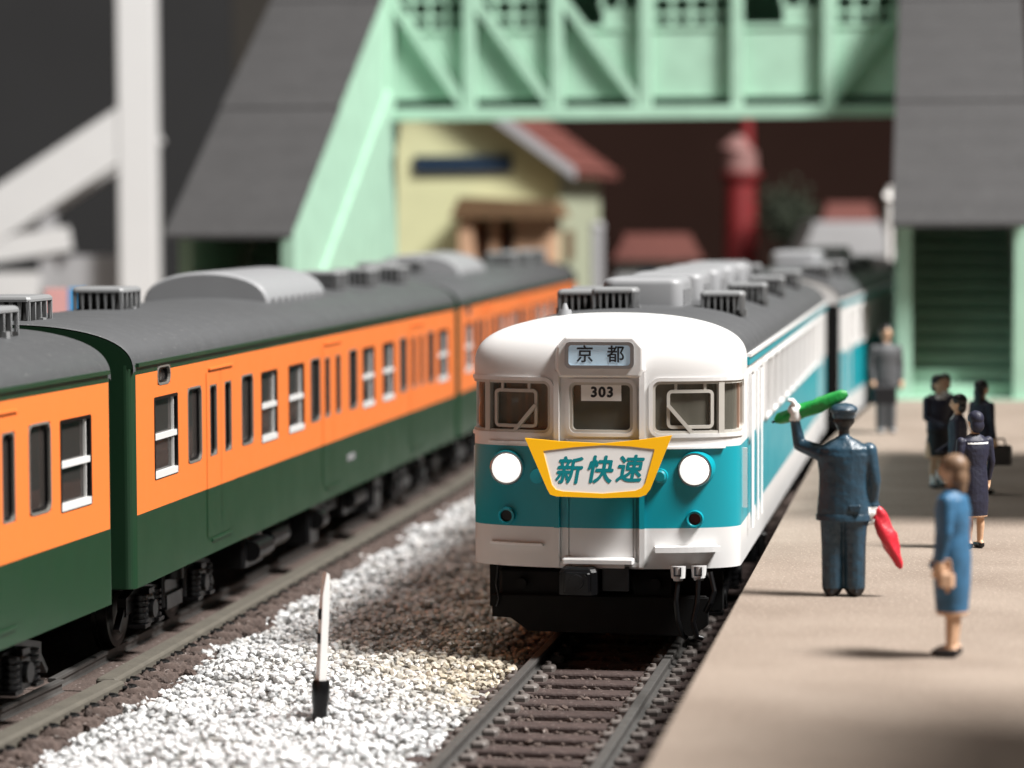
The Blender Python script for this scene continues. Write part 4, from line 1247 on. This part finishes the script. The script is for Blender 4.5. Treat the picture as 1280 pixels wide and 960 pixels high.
MB().loft([ringz(1.395,.085,.08), ringz(1.44,.075,.072), ringz(1.445,.062,.06)]).build('collar', 'coat_navy_blue', att)
def furled(a, b, r0, r1, r2, mname, name, label, seed, stick=True):
    a, b = Vector(a), Vector(b); d = (b-a); L = d.length; d.normalize(); t_ = d.orthogonal().normalized(); q = d.cross(t_)
    rr = random.Random(seed); m = MB(); n = 16; rings = []
    for j in range(17):
        f_ = j/16
        r_ = (r0*(1-f_*2)+r1*f_*2) if f_ < .5 else (r1*(2-2*f_)+r2*(2*f_-1))
        if j == 0 or j == 16: r_ *= .45
        c = a+d*L*f_
        rings.append([c+(t_*math.cos(2*math.pi*i/n)+q*math.sin(2*math.pi*i/n))*r_*(1+.16*math.sin(3*2*math.pi*i/n+f_*5)+.10*math.sin(f_*17+i)+rr.uniform(-.06,.06)) for i in range(n)])
    m.loft(rings)
    o = empty(name, a); o.rotation_euler = (0,0,0)
    f_o = m.build('cloth', mname, o); f_o.location = -a
    MB().cyl(a-d*.03, a+d*.12, .012, .012, 8).build('stick', 'bark', o).location = -a
    tag(o, label, 'flag'); return o
ATT = Vector((3.143, 26.48, 1.1))
def attp(x, z, y=0): 
    v = Matrix.Rotation(-R(8), 3, 'Z') @ Vector((x, y, z)); return ATT+v
furled(attp(-.655, 1.655, .07), attp(.03, 1.925, .10), .05, .072, .05, 'flag_green', 'furled_flag', 'furled green flag in the raised hand of the attendant', 1)
furled(attp(.285, .86, .02), attp(.545, .27, -.02), .06, .085, .03, 'flag_red', 'furled_flag', 'furled red flag hanging from the attendant\'s right hand', 2)

# woman in blue in the foreground, seen from the side
def zw(p):
    if p.z < .075: return 1
    if p.z < .40: return 2
    if p.z > 1.44: return face_zone(p, 2, 3, 4)
    if p.z < .835 and abs(p.x) > .17 and p.y > -.03: return 2
    return 0
person(1.64, (3.60, 22.82, 1.1), -68, zw, ['cloth_blue', 'shoe', 'skin', 'hair_black', 'mouth'], (HANG(-1), ((.205,0,1.345),(.235,.02,1.08),(.20,.14,.86), None, .5, 1.0)),
    'blurred woman in a long blue coat in the right foreground', legs=(.07,.07),
    coat=[(.36,.155,.135),(.60,.175,.155),(.85,.20,.16),(1.05,.185,.145),(1.25,.215,.15),(1.36,.20,.125),(1.41,.10,.08)],
    hair=('hair_brown', [((0,-.02,1.63),(.105,.115,.105)), ((0,-.06,1.53),(.095,.075,.12)), ((0,-.07,1.45),(.07,.05,.08))]))
o = MB().bbox(-.07,.07,-.03,.03,0,.13,.03).tube([(-.04,0,.12),(-.03,0,.22),(.03,0,.22),(.04,0,.12)], .008, 6).build('handbag', 'peach', None, (3.52, 22.62, 1.1+.60)); tag(o, 'small beige handbag at the side of the woman in blue', 'handbag')

# group in navy uniforms
def zu(p):
    if p.z < .07: return 1
    if p.z < .20: return 5
    if p.z < .50: return 2
    if p.z > 1.44: return face_zone(p, 2, 3, 4)
    if abs(p.x) > .19 and p.z < .84: return 2
    if p.z < .90: return 6
    if p.z > 1.36 and p.y > .05 and abs(p.x) < .09: return 5
    return 0
def zd(p):
    if p.z < .07: return 1
    if p.z < .42: return 2
    if p.z > 1.44: return face_zone(p, 2, 3, 4)
    if abs(p.x) > .19 and p.z < .84: return 2
    if p.z > 1.315 and p.z < 1.335 and abs(p.x) < .15: return 5
    return 0
UM = ['uniform', 'shoe', 'skin', 'hair_black', 'mouth', 'glove', 'skirt_black']
SK = [(.46,.22,.18),(.62,.205,.165),(.82,.175,.135),(.98,.15,.11)]
JK = [(.86,.195,.145),(1.05,.175,.13),(1.25,.20,.14),(1.36,.19,.115),(1.41,.10,.075)]
LONGH = ('hair_black', [((0,-.02,1.635),(.10,.112,.10)), ((0,-.06,1.52),(.095,.07,.14)), ((0,-.075,1.40),(.085,.05,.12))])
SHORTH = ('hair_black', [((0,-.02,1.635),(.10,.112,.10)), ((0,-.055,1.55),(.095,.07,.10))])
G = 'people in navy uniforms chatting on the platform'
person(1.47, (5.62, 36.87, 1.1), 155, zu, UM, (HANG(-1), ((.205,0,1.345),(.24,.03,1.08),(.12,.2,1.0), None, .5, 1.0)), 'schoolgirl in navy blazer and white socks, leftmost of the group', skirt=SK, coat=JK, hair=SHORTH, group=G)
person(1.45, (5.80, 37.5, 1.1), 190, zu, UM, (HANG(-1), HANG(1)), 'schoolgirl half hidden behind the leftmost of the group', skirt=SK, coat=JK, hair=SHORTH, group=G)
person(1.43, (5.36, 33.6, 1.1), -75, zu, UM, (HANG(-1), ((.205,0,1.345),(.24,.03,1.08),(.15,.2,.95), None, .5, 1.0)), 'schoolgirl facing left in the middle of the group', skirt=SK, coat=JK, hair=SHORTH, group=G)
person(1.47, (5.00, 30.2, 1.1), -25, zd, UM, (HANG(-1), HANG(1)), 'girl in long navy dress, nearest of the group, back turned', 
    coat=[(.40,.175,.14),(.60,.19,.15),(.85,.18,.14),(1.05,.16,.125),(1.25,.195,.135),(1.36,.19,.115),(1.41,.10,.075)], hair=('uniform', SHORTH[1]), group=G)
person(1.45, (6.06, 36.06, 1.1), 60, zu, UM, (HANG(-1), HANG(1)), 'schoolgirl with long black hair and black bag, rightmost of the group', skirt=SK, coat=JK, hair=LONGH, group=G)
o = MB().bbox(-.16,.16,-.05,.05,0,.26,.03).tube([(-.08,0,.25),(-.06,0,.34),(.06,0,.34),(.08,0,.25)], .012, 6).build('school_bag', 'shoe', None, (6.27, 35.95, 1.1+.38)); tag(o, 'black school bag held by the rightmost girl of the group', 'bag')
def zg(p):
    if p.z < .075: return 1
    if p.z > 1.44: return face_zone(p, 2, 3, 4)
    if abs(p.x) > .2 and p.z < .84: return 2
    return 0
person(1.76, (6.16, 46.07, 1.1), 170, zg, ['grey_suit', 'pale_grey', 'skin', 'hair_black', 'mouth'], (HANG(-1), HANG(1)), 'blurred man in grey suit standing far along the platform', trousers=True,
    coat=[(.74,.20,.145),(.95,.19,.135),(1.10,.18,.13),(1.28,.215,.14),(1.36,.20,.115),(1.41,.10,.075)], hair=SHORTH)
o = MB().bbox(-.2,.2,-.06,.06,0,.3,.03).tube([(-.08,0,.29),(-.06,0,.38),(.06,0,.38),(.08,0,.29)], .014, 6).build('briefcase', 'shoe', None, (6.10, 45.8, 1.1+.50)); tag(o, 'black briefcase in front of the man in the grey suit', 'bag')
